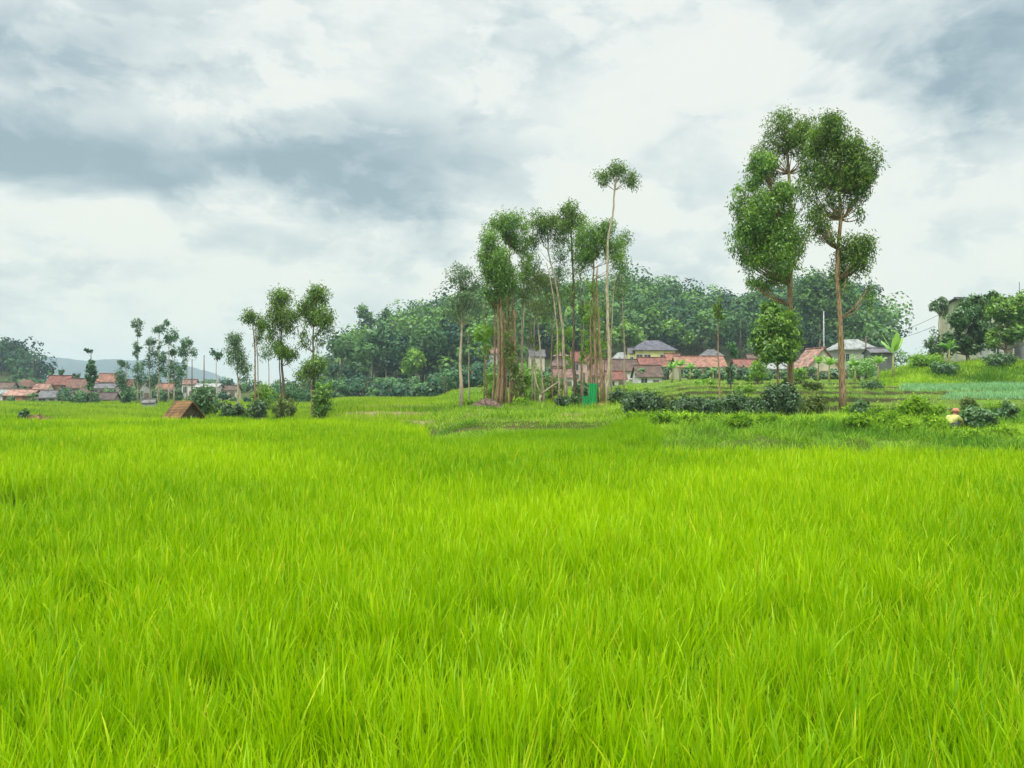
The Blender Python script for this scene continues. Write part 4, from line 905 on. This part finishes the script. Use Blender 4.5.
# ------------------------------------------------------------------ far mountain
def mountain():
    Ym = 2150.; sk = np.array([(-900,352),(-300,350),(0,356),(30,357),(65,355),(100,356),(135,357),(170,357),(190,364),(210,377),(232,386),(300,392),(500,396),(1900,396)], float)
    pxs = np.linspace(-900, 420, 420); ds = np.linspace(-1, 1, 40); V = []
    for p in pxs:
        zt = Z(np.interp(p, sk[:,0], sk[:,1]), Ym)
        for d in ds:
            Y = Ym + d*600; x = X(p, Ym); base = max(zt, 0)*(1-abs(d)**1.5)
            nz = 3*math.sin(x*.018+d*4)+2.4*math.sin(x*.045+d*9)+1.3*math.sin(x*.2+d*23)*(1-abs(d)) + random.uniform(-1.3,1.3)*(1-abs(d))
            V.append((x, Y, base - 6*(abs(d) > .01) + nz*min(1, base/25) - 3))
    n, m = len(pxs), len(ds); I, J = np.meshgrid(np.arange(n-1), np.arange(m-1), indexing='ij'); a = I*m+J
    Q = np.stack([a, a+m, a+m+1, a+1], -1).reshape(-1, 4)
    o = mesh_obj('mountain', np.array(V), Q, noise_mat('forested_slopes', (.006,.03,.04), (.03,.075,.055), .035, detail=10), smooth=False)
    tag(o, kind='structure')
mountain()

# ------------------------------------------------------------------ haze
HAZE = 0.00036
def haze():
    m = MB(); m.box(-2900, 2900, -2900, 2950, -6, 128)
    mt, nt, out = new_mat('haze_air')
    pv = N(nt, 'ShaderNodeVolumePrincipled'); pv.inputs['Density'].default_value = HAZE
    pv.inputs['Color'].default_value = (.72, .90, 1.0, 1); pv.inputs['Anisotropy'].default_value = .0
    nt.links.new(pv.outputs[0], out.inputs['Volume'])
    o = m.build('haze', mt); tag(o, kind='stuff')
haze()

# ------------------------------------------------------------------ sky, sun
SUN_EL, SUN_AZ = 58., 200.   # degrees; azimuth clockwise from +Y
def world():
    w = bpy.data.worlds.new('World'); bpy.context.scene.world = w; w.use_nodes = True
    nt = w.node_tree; nt.nodes.clear(); out = N(nt, 'ShaderNodeOutputWorld'); L = nt.links.new
    tc = N(nt, 'ShaderNodeTexCoord'); sp = N(nt, 'ShaderNodeSeparateXYZ'); L(tc.outputs['Generated'], sp.inputs[0])
    def M(op, a, b=None, c=None, clamp=False):
        n = N(nt, 'ShaderNodeMath', operation=op); n.use_clamp = clamp
        for i, v in enumerate((a, b, c)):
            if v is None: continue
            if isinstance(v, (int, float)): n.inputs[i].default_value = v
            else: L(v, n.inputs[i])
        return n.outputs[0]
    dx, dy, dz = sp.outputs
    az = M('ARCTAN2', dx, dy); el = M('ARCSINE', dz)
    # cloud deck coordinates: horizontal plane overhead, compressed near the horizon
    
    cb = N(nt, 'ShaderNodeMapping'); cb.inputs['Scale'].default_value = (1.5, 1.5, 3.0); L(tc.outputs['Generated'], cb.inputs[0])
    def noise(scale, detail, rough, off, dist=0.0):
        mp = N(nt, 'ShaderNodeMapping'); mp.inputs['Location'].default_value = off; mp.inputs['Scale'].default_value = (1, 1, 1); L(cb.outputs[0], mp.inputs[0])
        n = N(nt, 'ShaderNodeTexNoise'); n.inputs['Scale'].default_value = scale; n.inputs['Detail'].default_value = detail; n.inputs['Roughness'].default_value = rough; n.inputs['Distortion'].default_value = dist
        L(mp.outputs[0], n.inputs['Vector']); return n.outputs[0]
    n1 = noise(1.9, 9, .55, (3.1, 1.7, 0), .35); n2 = noise(4.6, 8, .55, (7.7, 4.2, 0), .4)
    # warp the placed banks by the noise so that their edges are ragged
    azw = M('ADD', az, M('MULTIPLY', M('SUBTRACT', n2, .5), .34)); elw = M('ADD', el, M('MULTIPLY', M('SUBTRACT', n1, .5), .16))
    def blob(px, py, rx, ry, amp):
        a0 = math.atan((px-CX)/F); e0 = math.atan((HY-py)/F*math.cos(a0)); ra = rx/F; re = ry/F
        a = M('DIVIDE', M('SUBTRACT', azw, a0), ra); b = M('DIVIDE', M('SUBTRACT', elw, e0), re)
        g = M('EXPONENT', M('MULTIPLY', M('ADD', M('MULTIPLY', a, a), M('MULTIPLY', b, b)), -1.0))
        return M('MULTIPLY', g, amp)
    D = None
    for b in [(180,160,190,30,.62),(360,165,130,42,.55),(60,170,120,26,.35),(270,245,120,16,.36),(20,40,120,50,.42),(1010,30,120,60,.62),(960,120,90,60,.28),(480,190,90,50,.30),
              (150,20,150,30,.25),(1000,250,70,22,.35),(640,290,60,16,.22),(90,270,90,16,.28),(330,80,140,24,.18),(500,30,130,22,.14),(700,200,110,34,.22),(620,60,60,30,.12),(690,120,60,22,.16),(60,300,120,14,.14),(560,260,60,18,.15)]:
        g = blob(*b); D = g if D is None else M('ADD', D, g)
    for b in [(640,90,130,60,-.13),(200,95,120,22,-.25),(90,215,120,14,-.38),(460,270,120,20,-.25),(760,60,120,60,-.05),(250,60,120,20,-.1),(840,300,160,40,-.1)]:
        D = M('ADD', D, blob(*b))
    D = M('ADD', D, M('MULTIPLY', M('SUBTRACT', n1, .5), 1.25)); D = M('ADD', D, M('MULTIPLY', M('SUBTRACT', n2, .5), 1.0)); n3 = noise(11., 7, .6, (2.2, 9.1, 0), .6); D = M('ADD', D, M('MULTIPLY', M('SUBTRACT', n3, .5), .42))
    def crisp(v, lo, hi, amp):
        q = N(nt, 'ShaderNodeMapRange', interpolation_type='SMOOTHSTEP'); L(v, q.inputs[0]); q.inputs[1].default_value = lo; q.inputs[2].default_value = hi; q.inputs[3].default_value = 0; q.inputs[4].default_value = amp
        return q.outputs[0]
    n4 = noise(2.7, 10, .58, (5.3, 2.9, 0), .25); n5 = noise(3.9, 10, .6, (1.3, 6.6, 0), .25)
    D = M('ADD', D, crisp(n4, .49, .58, .20)); D = M('SUBTRACT', D, crisp(n5, .50, .57, .18))
    D = M('ADD', D, .16, clamp=True)
    cr = N(nt, 'ShaderNodeValToRGB'); L(D, cr.inputs[0]); e = cr.color_ramp.elements
    e[0].position = 0; e[0].color = (.93, .945, .90, 1); e[1].position = 1.0; e[1].color = (.32, .43, .50, 1)
    for p, c in ((.16, (.90,.93,.91,1)), (.34, (.74,.81,.82,1)), (.52, (.63,.71,.74,1)), (.74, (.44,.55,.61,1))): q = e.new(p); q.color = c
    # warm pale band near the horizon
    wm = M('EXPONENT', M('MULTIPLY', M('MAXIMUM', el, 0.0), -4.5))
    col = mixc(nt, wm, cr.outputs[0], (1.0, .985, .87), 'MULTIPLY')
    hz = M('MULTIPLY', M('EXPONENT', M('MULTIPLY', M('MAXIMUM', el, 0.0), -14.0)), .75)
    col = mixc(nt, hz, col, (.95, .97, .84))
    # an overcast sky brightens towards the zenith
    mr = N(nt, 'ShaderNodeMapRange', interpolation_type='SMOOTHSTEP'); L(dz, mr.inputs[0]); mr.inputs[1].default_value = .50; mr.inputs[2].default_value = .95; mr.inputs[3].default_value = 1.0; mr.inputs[4].default_value = ZEN
    b1 = N(nt, 'ShaderNodeBackground'); L(mixc(nt, 1.0, col, (.83, .84, .835), 'MULTIPLY'), b1.inputs[0]); L(mr.outputs[0], b1.inputs[1])
    sky = N(nt, 'ShaderNodeTexSky', sky_type='NISHITA'); sky.sun_disc = False
    sky.sun_elevation = math.radians(SUN_EL); sky.sun_rotation = math.radians(SUN_AZ)
    b2 = N(nt, 'ShaderNodeBackground'); L(sky.outputs[0], b2.inputs[0]); b2.inputs[1].default_value = .08
    ms = N(nt, 'ShaderNodeMixShader'); ms.inputs[0].default_value = .93; L(b2.outputs[0], ms.inputs[1]); L(b1.outputs[0], ms.inputs[2])
    L(ms.outputs[0], out.inputs[0])
ZEN = 4.2
world()
sd = bpy.data.lights.new('sun', 'SUN'); sd.energy = 1.5; sd.angle = math.radians(12); sd.color = (1, .96, .88)
so = bpy.data.objects.new('sun', sd); C.objects.link(so)
from mathutils import Vector
a = math.radians(SUN_AZ); e_ = math.radians(SUN_EL)
so.rotation_euler = Vector((math.sin(a)*math.cos(e_), math.cos(a)*math.cos(e_), math.sin(e_))).to_track_quat('Z', 'Y').to_euler()

cam = bpy.data.cameras.new('camera'); co = bpy.data.objects.new('camera', cam); C.objects.link(co)
cam.sensor_width = 36; cam.lens = 36*F/1024; cam.clip_end = 20000; cam.clip_start = .05
co.location = (0, 0, ZC); co.rotation_euler = (math.radians(90) + math.atan((HY-384)/F), 0, 0)
sc = bpy.context.scene; sc.camera = co
sc.view_settings.view_transform = 'Standard'; sc.view_settings.look = 'None'; sc.view_settings.exposure = 0.3; sc.view_settings.gamma = 1
sc.render.engine = 'CYCLES'
cy = sc.cycles; cy.max_bounces = 6; cy.diffuse_bounces = 4; cy.transmission_bounces = 4; cy.glossy_bounces = 2; cy.volume_bounces = 0; cy.use_denoising = True; cy.sample_clamp_indirect = 4
